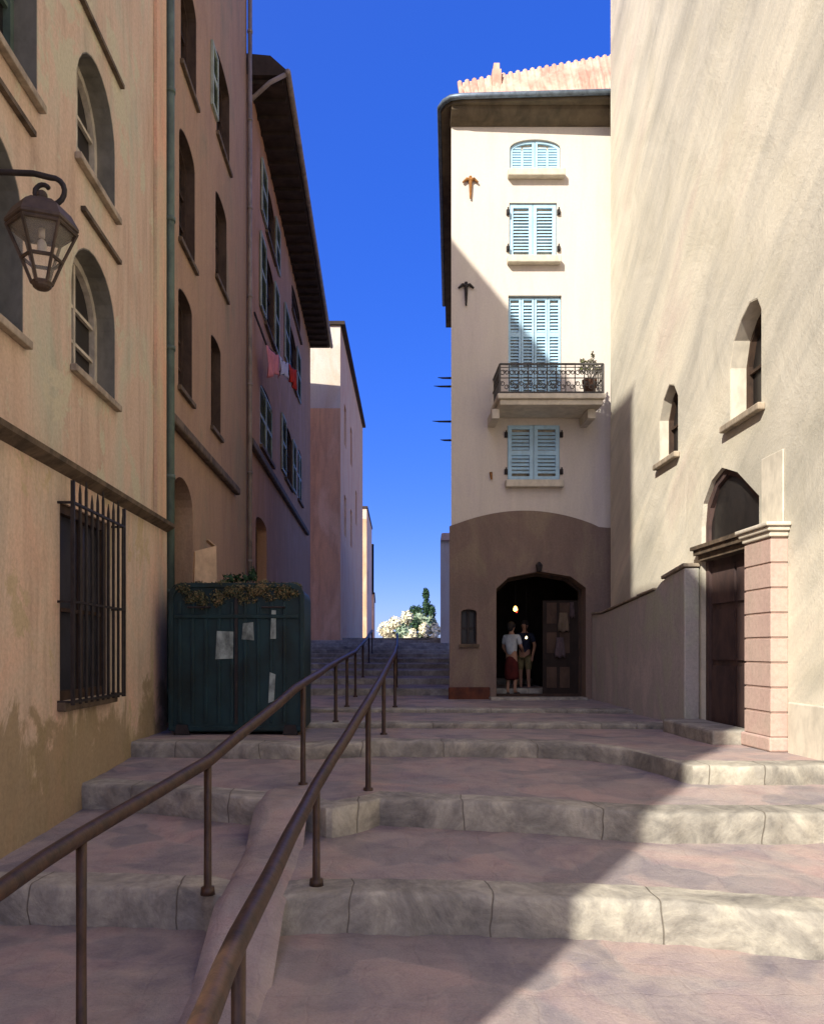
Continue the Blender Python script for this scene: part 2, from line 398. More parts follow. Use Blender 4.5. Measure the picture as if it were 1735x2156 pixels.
for j in range(26):
    t = j / 25; r = []
    for x in XS:
        y = -8 + (STEPS[0][0](x) + .05 + 8) * t
        z = -2.06 + (STEPS[0][2] + 2.06) * max(0, min(1, (y - 1) / 4.4)) + .01 * wv(x * 1.3 + y * 1.7, 5)
        r.append((x, y, z))
    rows.append(r)
struct(strip(rows), 'paving', M['paving'], smooth=True)
# far flight up to the crest
for i in range(11):
    y0 = 17 + 2.1 * i; z0 = -.935 + .14 * i
    m = MB(); m.box(-3.2, 3.6, y0, y0 + .35, z0 - .05, z0 + .14); struct(m, 'stone_step', M['kerb'], bevel=.02)
    m = MB(); m.box(-3.2, 3.6, y0 + .35, y0 + 2.1, z0 - .05, z0 + .136); struct(m, 'paving', M['paving'])
m = MB(); m.box(-12, 26, 40.1, 160, .2, .6); struct(m, 'upper_street', M['paving'])
m = MB(); m.add([(-500, -500, -2.6), (500, -500, -2.6), (500, 900, -2.6), (-500, 900, -2.6)], [(0, 1, 2, 3)]); struct(m, 'ground', M['ground'])
# worn ramp between the handrails
m = MB(); prof = [(2.2, -2.008), (3.4, -1.965), (4.6, -1.90), (5.26, -1.618), (5.6, -1.606), (6.5, -1.555), (6.95, -1.303), (7.5, -1.292)]
prof2 = []
for (ya, za), (yb, zb) in zip(prof, prof[1:]):
    for t in (0, .25, .5, .75): prof2.append((ya + (yb - ya) * t, za + (zb - za) * t))
prof2.append(prof[-1]); rows = []
for kx in range(9):
    r = []
    for y, z in prof2:
        x = -1.08 + .46 * kx / 8; dz = -.05 if kx in (0, 8) else (.004 if kx in (1, 7) else .008)
        r.append((x, y, z + dz + .006 * wv(x * 9 + y * 3, 2)))
    rows.append(r)
struct(strip(rows), 'ramp', M['paving'], smooth=True)
# ------------------------------------------------------------------ window kit
def reveal(parent, mapf, poly, depth, mat):
    m = MB(); m.ring(poly, mapf, .012, .004, depth); return m.build('reveal', mat, parent)
def window_unit(parent, mapf, poly, depth, fm, pm, w=.06, mull=True, trans=2, frame_in=.0, name='window'):
    a0 = min(p[0] for p in poly); a1 = max(p[0] for p in poly); b0 = min(p[1] for p in poly); b1 = max(p[1] for p in poly)
    m = MB(); m.ring(poly, mapf, w, depth - .07, depth - .005)
    ca = (a0 + a1) / 2
    if mull: m.mbox(mapf, ca - .025, ca + .025, b0 + w, b1 - w, depth - .055, depth - .012)
    for t in range(trans):
        b = b0 + w + (b1 - b0 - 2 * w) * (t + 1) / (trans + 1) * .92
        m.mbox(mapf, a0 + w * .8, ca - .027 if mull else a1 - w * .8, b - .018, b + .018, depth - .05, depth - .014)
        if mull: m.mbox(mapf, ca + .027, a1 - w * .8, b - .018, b + .018, depth - .05, depth - .014)
    wn = m.build(name, fm, parent)
    m = MB(); m.extr(poly, mapf, depth - .004, depth + .03); m.build('pane', pm, wn)
    return wn
def shutter(parent, mapf, a0, a1, b0, b1, d, mat, n=None, arch_r=0, mids=1, name='shutter', backing=False):
    """one louvred leaf: stiles, rails and tilted slats, between depths d and d-.045"""
    m = MB(); st = min(.075, (a1 - a0) * .16)
    if arch_r: m.ring(arch(a0, a1, b0, b1, arch_r, 8), mapf, st, d - .045, d)
    else: m.ring([(a0, b0), (a1, b0), (a1, b1), (a0, b1)], mapf, st, d - .045, d)
    rails = [b0 + st] + [b0 + (b1 - b0) * (k + 1) / (mids + 1) for k in range(mids)] + [b1 - st - (arch_r * .5)]
    for r in rails[1:-1]: m.mbox(mapf, a0 + st * .95, a1 - st * .95, r - .045, r + .045, d - .043, d - .002)
    for lo, hi in zip(rails, rails[1:]):
        lo += .05; hi -= .045; k = max(3, int((hi - lo) / .062))
        for i in range(k):
            b = lo + (hi - lo) * (i + .5) / k; s = (hi - lo) / k
            P = [mapf(a0 + st * .9, b - s * .42, d - .04), mapf(a1 - st * .9, b - s * .42, d - .04), mapf(a1 - st * .9, b + s * .36, d - .006), mapf(a0 + st * .9, b + s * .36, d - .006)]
            P2 = [mapf(a0 + st * .9, b - s * .42 + .008, d - .034), mapf(a1 - st * .9, b - s * .42 + .008, d - .034), mapf(a1 - st * .9, b + s * .36 + .008, d), mapf(a0 + st * .9, b + s * .36 + .008, d)]
            m.add(P + P2, [(0, 1, 2, 3), (7, 6, 5, 4), (0, 4, 5, 1), (1, 5, 6, 2), (2, 6, 7, 3), (3, 7, 4, 0)])
    if backing: m.mbox(mapf, a0 + st * .9, a1 - st * .9, b0 + st * .9, b1 - st * .9 - arch_r * .5, d - .012, d - .001)
    return m.build(name, mat, parent)
XL = -3.0
def ML(a, b, d): return (XL - d, a, b)          # left street wall: a = depth along the street, b = height
# ---- building 1: peach house, nearest on the left
h1 = thing('house', (XL, 7, -1.5), 'tall peach plastered house with arched windows, nearest on the left beside the hanging lantern', 'house')
lowtop = 1.66
WA = arch(7.98, 9.16, 4.92, 6.22, .62); WB = arch(7.86, 9.16, 2.79, 4.16, .55)
WA2 = arch(5.75, 7.08, 4.80, 6.5, .62); WB2 = arch(5.62, 6.80, 2.62, 4.1, .55); WC = arch(7.98, 9.16, 7.35, 8.8, .6)
facade('wall', M['peach'], [(3.2, lowtop), (11.2, lowtop), (11.2, 13.3), (3.2, 13.3)], [(WA, .3), (WB, .3), (WA2, .3), (WB2, .3)], ML, 6, h1)
GW = [(7.45, -.47), (8.79, -.47), (8.79, 1.38), (7.45, 1.38)]
def ML2(a, b, d): return (XL + .05 - d, a, b)
facade('lower_wall', M['peach_low'], [(3.2, -2.5), (11.2, -2.5), (11.2, lowtop - .003), (3.2, lowtop - .003)], [(GW, .12)], ML2, 6.04, h1)
M['reveal'] = plain('shade_grey_green_reveal', (128, 124, 112), .9, 0, .2, 4)  # darker than the wall: recess shade put into the reveal colour
M['reveal_dark'] = plain('shade_dark_brown_reveal', (86, 68, 56), .9, 0, .25, 4)  # dark tone puts the shade of the window recesses into the colour
for P in (WA, WB, WA2, WB2): reveal(h1, ML, P, .26, M['reveal'])
for P in (WA, WB): window_unit(h1, ML, P, .27, M['frame_pale'], M['glass'], .09, True, 2)
for P in (WA2, WB2): window_unit(h1, ML, P, .27, M['teal_pipe'], M['glass'], .08, True, 1)
m = MB()
m.add([(XL + .052, 3.2, 1.64), (XL + .16, 3.2, 1.70), (XL + .17, 3.2, 1.745), (XL + .05, 3.2, 1.80), (XL - .1, 3.2, 1.80), (XL - .1, 3.2, 1.64),
       (XL + .052, 11.2, 1.64), (XL + .16, 11.2, 1.70), (XL + .17, 11.2, 1.745), (XL + .05, 11.2, 1.80), (XL - .1, 11.2, 1.80), (XL - .1, 11.2, 1.64)],
      [(0, 1, 7, 6), (1, 2, 8, 7), (2, 3, 9, 8), (3, 4, 10, 9), (0, 6, 11, 5), (5, 4, 3, 2, 1, 0), (6, 7, 8, 9, 10, 11)])
m.build('string_course', M['dark_trim'], h1)
m = MB(); m.box(XL + .003, XL + .045, 10.72, 11.195, 1.81, 13.29); m.build('corner_pilaster', plaster('orange_corner_render', (226, 178, 146), (220, 184, 152), (206, 188, 154), .7, .2, .5), h1)
for (ya, yb, z) in ((7.9, 9.35, 6.5), (8.1, 9.25, 4.42), (5.5, 6.95, 4.42), (5.6, 7.3, 6.75)):
    m = MB(); m.box(XL + .002, XL + .05, ya, yb, z, z + .045); m.build('hood_moulding', M['dark_trim'], h1)
for P in (WA, WB, WA2, WB2):
    m = MB(); m.box(XL + .002, XL + .07, P[0][0] - .04, P[1][0] + .04, P[0][1] - .075, P[0][1] - .004); m.build('sill', M['trim'], h1, bevel=.01)
# barred ground-floor window with a projecting cage
wn = window_unit(h1, ML2, GW, .10, M['frame_brown'], plain('smoky_blue_glass', (62, 62, 70), .4, 0, .35, 2.5, .03), .09, True, 1)
cg = MB()
for i in range(10):
    y = 7.42 + i * .158
    top = 1.52 + .10 * ((i * 7) % 3) / 2
    cg.tube([(XL + .19, y, -.50), (XL + .19, y, top - .1), (XL + .19, y, top)], [.016, .016, .004], 6)
for z in (-.47, .45, 1.36):
    cg.bar((XL + .19, 7.38, z), (XL + .19, 8.9, z), .03, .022)
    for y in (7.40, 8.88): cg.bar((XL + .02, y, z), (XL + .19, y, z), .022)
for y in (7.40, 8.88): cg.bar((XL + .19, y, -.5), (XL + .19, y, 1.56), .032)
cg.build('window_grille', M['iron'], h1)
m = MB(); m.box(XL + .053, XL + .13, 7.38, 8.86, -.56, -.475); m.build('sill', M['dark_trim'], h1, bevel=.01)
m = MB(); m.tube([(XL + .07, 11.30, -1.0), (XL + .07, 11.30, 14)], .062, 10)
for z in (-.6, .8, 2.4, 4.2, 6, 7.8): m.tube([(XL + .07, 11.30, z), (XL + .07, 11.30, z + .06)], .075, 10)
m.build('drainpipe', M['teal_pipe'], h1, smooth=True)
m = MB(); m.box(XL - 6, XL + .06, 3.20, 11.198, 13.303, 13.38); m.build('roof', M['tile'], h1)
# ---- unseen lower house behind the viewer (shaped so its corner casts the edge of the shadow over the steps)
h0 = thing('house', (XL, .6, -2), 'unseen low peach house behind the viewer, beside the tall peach house, shading the steps', 'house')
facade('wall', M['peach'], [(-1.0, -2.5), (3.19, -2.5), (3.19, 9.75), (-1.0, 9.75)], [(arch(.2, 1.2, 2.8, 4.2, .5), .2)], ML, 6, h0)
window_unit(h0, ML, arch(.2, 1.2, 2.8, 4.2, .5), .18, M['frame_pale'], M['glass'])
m = MB(); m.box(XL - 6, XL + .03, -1.0, 3.188, 9.755, 9.85); m.build('roof', M['tile'], h0)
# ---- building 2: brown
h2 = thing('house', (XL, 14.8, -1.2), 'brown plastered house with narrow dark windows, next to the tall peach house', 'house')
def MLb(a, b, d): return (XL - .03 - d, a, b)
w2 = [arch(12.3, 13.35, 9.0, 10.6, .22), arch(12.2, 13.25, 6.25, 8.05, .22), arch(12.15, 13.05, 4.0, 5.55, .14),
      arch(15.0, 16.3, 9.65, 11.25, .12), arch(14.9, 16.0, 6.95, 8.6, .15), arch(14.5, 15.4, 4.05, 5.75, .1)]
dr2 = arch(11.75, 13.1, -1.06, 2.65, .45)
facade('wall', M['brown'], [(11.203, -2.5), (18.4, -2.5), (18.4, 16), (11.203, 16)], [(p, .24) for p in w2] + [(dr2, .4)], MLb, 6, h2)
for P in w2:
    reveal(h2, MLb, P, .2, M['reveal_dark'])
    window_unit(h2, MLb, P, .22, M['frame_brown'], M['glass'], .06, True, 2)
    m = MB(); m.box(XL - .028, XL + .03, P[0][0] - .05, P[1][0] + .05, P[0][1] - .08, P[0][1] - .005); m.build('sill', M['dark_trim'], h2, bevel=.008)
d = MB(); d.ring(dr2, MLb, .09, .30, .38); d.mbox(MLb, 12.40, 12.44, -1.0, 2.2, .33, .37)
dd = d.build('door', M['frame_brown'], h2); m = MB(); m.extr(dr2, MLb, .381, .41); m.build('panel', M['void'], dd)
m = MB(); m.box(XL - .028, XL + .09, 11.42, 16.9, 3.25, 3.40); m.build('string_course', M['dark_trim'], h2, bevel=.03)
m = MB(); m.tube([(XL + .06, 18.30, -1.0), (XL + .06, 18.30, 16)], .05, 10)
for z in range(0, 15, 2): m.tube([(XL + .06, 18.30, z), (XL + .06, 18.30, z + .06)], .062, 10)
m.build('drainpipe', M['pale_pipe'], h2, smooth=True)
# shutter leaf folded against the wall beside the upper window
shutter(h2, lambda a, b, d: (XL - .03 + .05 - d, a, b), 14.46, 14.96, 9.8, 10.95, .045, M['shutter_green'], backing=True)
# ---- building 3: red-brown with green shutters and a deep dark eave
h3 = thing('house', (XL, 26, -.5), 'red-brown house with faded green shutters and a deep dark eave', 'house')
def MLc(a, b, d): return (XL - .01 - d, a, b)
w3 = [(21.3, 23.1, 11.1, 12.5), (21.1, 22.9, 8.6, 10.55), (20.3, 22.7, 5.2, 6.85), (26.6, 29.0, 9.2, 11.0), (25.6, 27.6, 5.5, 7.3), (27.6, 30.6, 11.7, 12.7), (29.6, 31.2, 5.6, 7.5)]
P3 = [arch(a, b, c, d, .22) for a, b, c, d in w3]
dr3 = arch(19.6, 21.5, -.9, 3.35, .2)
facade('wall', M['red'], [(18.42, -2.5), (35, -2.5), (35, 13.15), (18.42, 13.15)], [(p, .16) for p in P3] + [(dr3, .35)], MLc, 6, h3)
for i, (P, (a, b, c, d)) in enumerate(zip(P3, w3)):
    reveal(h3, MLc, P, .12, M['reveal_dark'])
    wn = window_unit(h3, MLc, P, .14, M['frame_brown'], M['glass'], .07, True, 2)
    m = MB(); m.box(XL - .008, XL + .07, a - .06, b + .06, c - .09, c - .005); m.build('sill', M['dark_trim'], h3)
    mo = lambda a_, b_, d_: (XL + .055 - d_, a_, b_)
    if i in (2, 6):   # closed
        shutter(h3, MLc, a + .02, (a + b) / 2 - .01, c + .02, d - .08, .05, M['shutter_green'], mids=1, backing=True)
        shutter(h3, MLc, (a + b) / 2 + .01, b - .02, c + .02, d - .08, .05, M['shutter_green'], mids=1, backing=True)
    elif i != 5:
        hw = (b - a) / 2
        shutter(h3, mo, a - hw * 1.05, a - .02, c + .02, d - .05, .045, M['shutter_green'], backing=True)
        shutter(h3, mo, b + .02, b + hw * 1.05, c + .02, d - .05, .045, M['shutter_green'], backing=True)
d = MB(); d.ring(dr3, MLc, .1, .26, .33); dd = d.build('door', M['frame_brown'], h3); m = MB(); m.extr(dr3, MLc, .331, .36); m.build('panel', M['void'], dd)
m = MB(); m.box(XL - .008, XL + .12, 18.45, 33, 4.70, 4.88); m.build('string_course', M['dark_trim'], h3, bevel=.03)
m = MB()
m.add([(XL - 6, 18.45, 13.155), (XL + .82, 18.45, 13.155), (XL + .86, 18.45, 13.28), (XL + .5, 18.45, 13.6), (XL - 6, 18.45, 14.2),
       (XL - 6, 35.1, 13.155), (XL + .82, 35.1, 13.155), (XL + .86, 35.1, 13.28), (XL + .5, 35.1, 13.6), (XL - 6, 35.1, 14.2)],
      [(0, 1, 6, 5), (1, 2, 7, 6), (2, 3, 8, 7), (3, 4, 9, 8), (4, 3, 2, 1, 0), (5, 6, 7, 8, 9), (0, 5, 9, 4)])
rf = m.build('eave', M['eave_dark'], h3)
for i in range(27):
    m = MB(); m.box(XL - .01, XL + .76, 18.6 + i * .62, 18.68 + i * .62, 13.07, 13.153); m.build('rafter', M['eave_dark'], rf)
m = MB(); m.tube([(XL + .9, 18.4, 13.2), (XL + .9, 35.1, 13.2)], .07, 8); m.tube([(XL + .9, 18.46, 13.2), (XL + .5, 18.40, 12.95), (XL + .06, 18.34, 12.5)], .05, 8)
m.build('gutter', M['pale_pipe'], h3, smooth=True)
# ---- houses 4,5,6 stepping away
def far_house(x, y0, y1, top, depth, label, mat, front=None, wins=(), roofm='eave_dark', ov=.3, sk=0):
    h = thing('house', (x, (y0 + y1) / 2, .2), label, 'house')
    mf = lambda a, b, d: (x - d + sk * (a - y0) / (y1 - y0), a, b)
    polys = [arch(a, b, c, d, .1) for a, b, c, d in wins]
    facade('wall', mat, [(y0, -1.6), (y1, -1.6), (y1, top), (y0, top)], [(p, .2) for p in polys], mf, depth, h)
    for P in polys: window_unit(h, mf, P, .18, M['frame_pale'], M['glass'], .08, True, 1)
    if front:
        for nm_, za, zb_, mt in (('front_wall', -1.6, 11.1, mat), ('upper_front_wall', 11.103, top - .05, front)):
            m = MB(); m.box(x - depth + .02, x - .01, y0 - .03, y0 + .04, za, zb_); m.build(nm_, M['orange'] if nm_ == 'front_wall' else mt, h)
    m = MB(); y2 = y0 - .15; m.add([(x - depth, y2, top + .002), (x + ov, y2, top + .002), (x + ov + sk, y1, top + .002), (x - depth, y1, top + .002), (x - depth, y2, top + .16), (x + ov, y2, top + .16), (x + ov + sk, y1, top + .16), (x - depth, y1, top + .16)],
          [(0, 1, 2, 3), (4, 5, 6, 7), (0, 1, 5, 4), (1, 2, 6, 5), (2, 3, 7, 6), (3, 0, 4, 7)]); m.build('roof', M[roofm], h)
    return h
far_house(-1.80, 37, 54, 14.9, 1.5, 'pale house with sunlit top and peach side just past the end of the dark eave', plaster('peach_far_wall', (244, 190, 140), (248, 204, 156), (240, 180, 136), .35, .12, .4), M['palewash'],  # ivory top over ochre front puts sun and shade into the colour
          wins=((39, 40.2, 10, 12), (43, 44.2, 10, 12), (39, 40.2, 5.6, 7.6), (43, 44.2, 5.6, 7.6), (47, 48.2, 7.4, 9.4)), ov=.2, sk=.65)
far_house(-1.1, 68, 80, 12.0, 3.0, 'pink plastered house further up the left side, behind the pale house', M['pinkish'], M['pinkish'], wins=((70, 71.2, 5, 7),), ov=.08, sk=.3)
far_house(-.62, 84, 100, 5.9, 3.0, 'small cream house farthest on the left, beside the strip of sky at the crest', M['palewash'], M['palewash'], ov=.1)
# ------------------------------------------------------------------ cream house facing the viewer
hc = thing('house', (2.8, 16, -.94), 'tall cream house with light blue shutters and an iron balcony, its upper storeys in sunlight', 'house')
def MC(a, b, d): return (a, 16 + d, b)
def px(u): return (u - VX) / 106.25
def pz(v): return (VY - v) / 106.25
c1 = arch(px(1073), px(1180), pz(362), pz(293), .18); c2 = arch(px(1072), px(1172), pz(543), pz(427), 0)
c3 = arch(px(1070), px(1182), 4.81, pz(622), 0); c4 = arch(px(1068), px(1178), pz(1012), pz(895), .03, 8)
zsplit = pz(1088)
XC0, XC1 = px(950), 5.3
# upper wall meets the lower storey on a shallow relieving arch
seam = [(XC0 + (XC1 - XC0) * k / 24, zsplit - .22 + .34 * math.sin(PI * max(0, min(1, (XC0 + (XC1 - XC0) * k / 24 - px(945)) / (px(1262) - px(945))))) ** .8) for k in range(25)]
back = [(max(a, XC0 + 1.15 + .001 * i), b) for i, (a, b) in enumerate(seam)]
out = seam + [(XC1, 10.60), (XC0, 10.60)]
bk = back[:-1] + [(XC1, seam[-1][1]), (XC1, 10.60), (XC0 + 1.15, 10.60)]
facade('wall', M['cream'], out, [(c1, .1), (c2, .1), (c3, .14), (c4, .1)], MC, 10, hc, back=bk)
def MC2(a, b, d): return (a, 15.96 + d, b)
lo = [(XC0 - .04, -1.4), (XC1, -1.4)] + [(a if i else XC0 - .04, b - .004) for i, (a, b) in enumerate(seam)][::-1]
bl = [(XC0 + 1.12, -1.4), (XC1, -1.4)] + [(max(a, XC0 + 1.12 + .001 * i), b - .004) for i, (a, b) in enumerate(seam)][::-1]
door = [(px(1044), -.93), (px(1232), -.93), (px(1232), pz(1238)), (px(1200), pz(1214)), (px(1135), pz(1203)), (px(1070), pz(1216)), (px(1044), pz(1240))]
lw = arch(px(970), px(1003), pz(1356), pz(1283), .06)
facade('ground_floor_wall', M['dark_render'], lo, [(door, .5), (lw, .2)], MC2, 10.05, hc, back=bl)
# windows
for P, nm in ((c1, 1), (c2, 2), (c3, 3), (c4, 4)):
    a0, a1 = P[0][0], P[1][0]; b0, b1 = P[0][1], max(p[1] for p in P); dep = .14 if nm == 3 else .10
    wn = MB(); wn.extr(P, MC, dep - .004, dep + .05); wo = wn.build('window', M['frame_pale'], hc)
    mid = (a0 + a1) / 2
    mids = {1: 0, 2: 0, 3: 2, 4: 1}[nm]
    if nm == 1:
        # leaves cut to the segmental head
        for (x0, x1, s) in ((a0 + .01, mid - .006, 1), (mid + .006, a1 - .01, -1)):
            m = MB(); hi = b1 - .16 if s > 0 else b1 - .03; hj = b1 - .03 if s > 0 else b1 - .16
            prof = [(x0, b0 + .01), (x1, b0 + .01)] + [(x1 + (x0 - x1) * t / 6, (b1 - .18) - .01 + .18 * math.sqrt(max(0, 1 - ((x1 + (x0 - x1) * t / 6 - mid) / (a1 - mid)) ** 2))) for t in range(7)]
            inn = m.ring(prof, MC, .05, .045, .09)
            for i in range(9):
                b = b0 + .07 + i * .052
                xc = (x0 + x1) / 2
                for (p, q) in ((x0 + .045, xc - .02), (xc + .02, x1 - .045)): m.mbox(MC, p, q, b, b + .03, .055, .085)
            m.mbox(MC, (x0 + x1) / 2 - .021, (x0 + x1) / 2 + .021, b0 + .05, b1 - .2, .047, .088)
            m.build('shutter', M['shutter_blue'], wo)
    else:
        for (x0, x1) in ((a0 + .01, mid - .006), (mid + .006, a1 - .01)):
            if nm == 3:
                q = (x0 + x1) / 2
                shutter(wo, MC, x0, q - .004, b0 + .02, b1 - .02, .11, M['shutter_blue'], mids=2); shutter(wo, MC, q + .004, x1, b0 + .02, b1 - .02, .11, M['shutter_blue'], mids=2)
            else: shutter(wo, MC, x0, x1, b0 + .01, b1 - .01, .08 if nm != 4 else .03, M['shutter_blue'], mids=mids)
    if nm != 3:
        m = MB(); m.box(a0 - .05, a1 + .06, 15.84, 15.998, b0 - .15, b0 - .006); m.build('sill', M['pale_trim'], wo, bevel=.02)
    for zz in ((b0 + .12, b1 - .25) if nm in (2, 4) else ()):
        for xx in (a0 - .03, a1 + .03):
            m = MB(); m.box(xx - .03, xx + .03, 15.955, 15.998, zz, zz + .1); m.box(xx - .012, xx + .012, 15.93, 15.96, zz + .02, zz + .13); m.build('hinge', M['iron'], wo)
# lower small window
wn = window_unit(hc, MC2, lw, .18, M['iron'], M['glass'], .03, True, 1)
m = MB(); m.box(px(966), px(1008), 15.90, 15.958, pz(1356) - .06, pz(1356) - .004); m.build('sill', M['dark_trim'], wn)
# doorway room
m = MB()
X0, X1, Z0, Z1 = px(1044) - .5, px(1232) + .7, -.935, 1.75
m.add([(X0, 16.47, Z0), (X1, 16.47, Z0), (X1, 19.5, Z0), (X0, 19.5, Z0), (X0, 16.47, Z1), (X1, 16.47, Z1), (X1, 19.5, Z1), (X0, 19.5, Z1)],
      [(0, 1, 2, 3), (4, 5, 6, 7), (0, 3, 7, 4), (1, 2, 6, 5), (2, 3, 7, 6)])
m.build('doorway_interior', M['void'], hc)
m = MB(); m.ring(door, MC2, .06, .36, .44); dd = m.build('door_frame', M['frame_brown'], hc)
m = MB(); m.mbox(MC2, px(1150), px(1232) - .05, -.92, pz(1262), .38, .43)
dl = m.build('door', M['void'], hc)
for xa in (px(1158), px(1186)):
    for zb_ in (-.75, -.05, .55): m = MB(); m.mbox(MC2, xa, xa + .2, zb_, zb_ + .42, .368, .382); m.build('door_panel', M['reveal_dark'], dl)
m = MB(); m.box(px(1040) - .12, px(1222) + .05, 15.6, 15.958, -1.1, -.905); m.build('doorstep', M['kerb'], hc, bevel=.02)
m = MB(); m.box(XC0 - .06, px(1044) - .13, 15.88, 15.958, -1.2, -.72); m.build('plinth', plain('rusty_brown_plinth', (108, 62, 44), .9, 0, .4, 5, .3, c2=(72, 44, 36)), hc, bevel=.02)
m = MB(); m.lathe((px(1132), 15.86, pz(1206)), [(.01, .0), (.05, .02), (.07, .14), (.02, .2)], 8); m.box(px(1132) - .015, px(1132) + .015, 15.86, 15.958, pz(1206) + .15, pz(1206) + .18)
m.build('wall_lamp', M['iron'], hc)
# balcony
m = MB(); m.box(px(1038) + .0, 4.16, 15.1, 15.998, 4.60, 4.70); m.box(px(1038) - .05, 4.20, 15.04, 15.998, 4.702, 4.80)
bal = m.build('balcony', M['pale_trim'], hc, bevel=.015)
for x in (2.2, 4.02): m = MB(); m.box(x - .07, x + .07, 15.35, 15.998, 4.42, 4.598); m.build('bracket', M['pale_trim'], bal)
m = MB(); xa, xb, yf = px(1038) + .0, 4.17, 15.10; zt, zb = 5.36, 4.83
def curl(m, cx, cz, r, n, y, s=1, rad=.009, ax='x'):
    pts = []
    for i in range(n + 1):
        t = i / n * 2.0 * PI * 1.25; rr = r * (1 - .55 * i / n)
        a, b = cx + s * rr * math.cos(t), cz + rr * math.sin(t)
        pts.append((a, y, b) if ax == 'x' else (y, a, b))
    m.tube(pts, rad, 5)
m.bar((xa, yf, zt), (xb, yf, zt), .035, .03); m.bar((xa, yf, zb), (xb, yf, zb), .03, .03); m.bar((xa, yf, 5.10), (xb, yf, 5.10), .016, .016); m.bar((xa, yf, 5.30), (xb, yf, 5.30), .014, .014)
nb = 11
for i in range(nb + 1):
    x = xa + (xb - xa) * i / nb; m.bar((x, yf, zb - .03), (x, yf, zt), .016 if i % nb else .035)
for i in range(nb):
    x = xa + (xb - xa) * (i + .5) / nb
    curl(m, x - .035, 5.20, .055, 10, yf, 1); curl(m, x + .04, 5.20, .045, 10, yf, -1)
    curl(m, x - .04, 4.99, .05, 9, yf, -1); curl(m, x + .04, 4.93, .05, 9, yf, 1)
for z in (zt, zb, 5.10): m.bar((xa, yf, z), (xa, 15.99, z), .025); m.bar((xb, yf, z), (xb, 15.99, z), .025)
for i in range(1, 8):
    y = yf + (15.99 - yf) * i / 8; m.bar((xa, y, zb), (xa, y, zt), .016); m.bar((xb, y, zb), (xb, y, zt), .016)
    curl(m, y - .03, 5.2, .045, 9, xa, 1, ax='y')
m.build('railing', M['balcony_iron'], bal)
# iron wall anchors
for (u, v0, v1, mt) in ((990, 376, 420, 'rust'), (981, 598, 645, 'iron'),):
    m = MB(); x = px(u); z1, z0 = pz(v0), pz(v1)
    m.tube([(x, 15.96, z1 + .02), (x, 15.96, z1 - .1), (x, 15.96, z0)], [.03, .035, .018], 8)
    m.tube([(x - .15, 15.96, z1 - .1), (x - .07, 15.96, z1 - .03), (x, 15.96, z1 - .06), (x + .07, 15.96, z1 - .03), (x + .15, 15.96, z1 - .1)], [.02, .032, .04, .032, .02], 8)
    m.build('wall_anchor', M[mt], hc)
m = MB(); m.tube([(px(1033), 15.97, pz(995)), (px(1034), 15.95, pz(1010))], [.03, .02], 6); m.build('shutter_catch', M['rust'], hc)
for v, l in ((787, .25), (805, .33), (880, .36), (920, .2)):
    m = MB(); z = pz(v); m.tube([(XC0 + .02, 16.25, z), (XC0 - l * .6, 16.25, z), (XC0 - l, 16.25, z + .01)], [.022, .018, .005], 6); m.build('iron_spike', M['iron'], hc)
# eave and roofs
fp = [(1.21, 15.95), (1.28, 15.78), (1.40, 15.66), (1.60, 15.62), (5.4, 15.46), (5.4, 26.6), (2.16, 26.5)]
m = MB(); n = len(fp)
m.add([(x, y, 10.605) for x, y in fp] + [(x, y, 10.69) for x, y in fp], [tuple(range(n)), tuple(range(n, 2 * n))] + [(i, (i + 1) % n, n + (i + 1) % n, n + i) for i in range(n)])
ev = m.build('eave', M['soffit'], hc)
m = MB(); m.tube([(1.98, 25, 10.70)] + [(x - .03, y - .04, 10.70) for x, y in fp[:5]], .055, 8); m.build('gutter', M['gutter'], hc, smooth=True)
m = MB()
cv = [(15.998, 10.38), (15.97, 10.38), (15.90, 10.41), (15.80, 10.47), (15.72, 10.54), (15.70, 10.603), (15.998, 10.603)]
m.add([(XC0 - .02, y, z) for y, z in cv] + [(5.2, y, z) for y, z in cv], [tuple(range(7)), tuple(range(7, 14))[::-1]] + [(i, (i + 1) % 7, 7 + (i + 1) % 7, 7 + i) for i in range(7)])
m.build('cornice', M['soffit'], hc)
# steep tiled slope above the eave
def rt(x): return 11.40 + (x - 1.6) * .18
m = MB()
m.add([(1.55, 15.72, 10.694), (5.2, 15.6, 10.694), (5.2, 16.2, rt(5.2)), (1.66, 16.2, rt(1.6)), (5.2, 26, rt(5.2)), (2.5, 26, rt(2.2)), (2.3, 26, 10.694), (5.2, 26, 10.694)],
      [(0, 1, 2, 3), (3, 2, 4, 5), (0, 3, 5, 6), (1, 7, 4, 2), (6, 5, 4, 7), (0, 6, 7, 1)])
rf = m.build('roof', M['tile'], hc)
m = MB()
x = 1.6
while x < 5.1:
    yb = 15.72 - (x - 1.5) / 3.7 * .12
    pts = [(x, yb - .02, 10.71)] + [(x + rs.uniform(-.008, .008), yb + (16.2 - yb) * t, 10.71 + (rt(x) - 10.71) * t + rs.uniform(-.012, .012)) for t in (.25, .5, .75)] + [(x, 16.2, rt(x) - .01)]
    m.tube(pts, [.055, .045, .055, .045, .05], 7); x += .145
m.build('roof_tile_ridge', M['tile'], rf)
m = MB()
m.add([(1.9, 16.6, 10.9), (3.1, 16.6, 11.0), (3.4, 17.5, 12.62), (2.6, 17.5, 12.32), (1.9, 19, 10.9), (3.1, 19, 11), (3.4, 19, 12.6), (2.6, 19, 12.3)],
      [(0, 1, 2, 3), (0, 3, 7, 4), (1, 5, 6, 2), (3, 2, 6, 7), (4, 7, 6, 5)])
m.build('rear_roof', M['tile_dark'], rf)
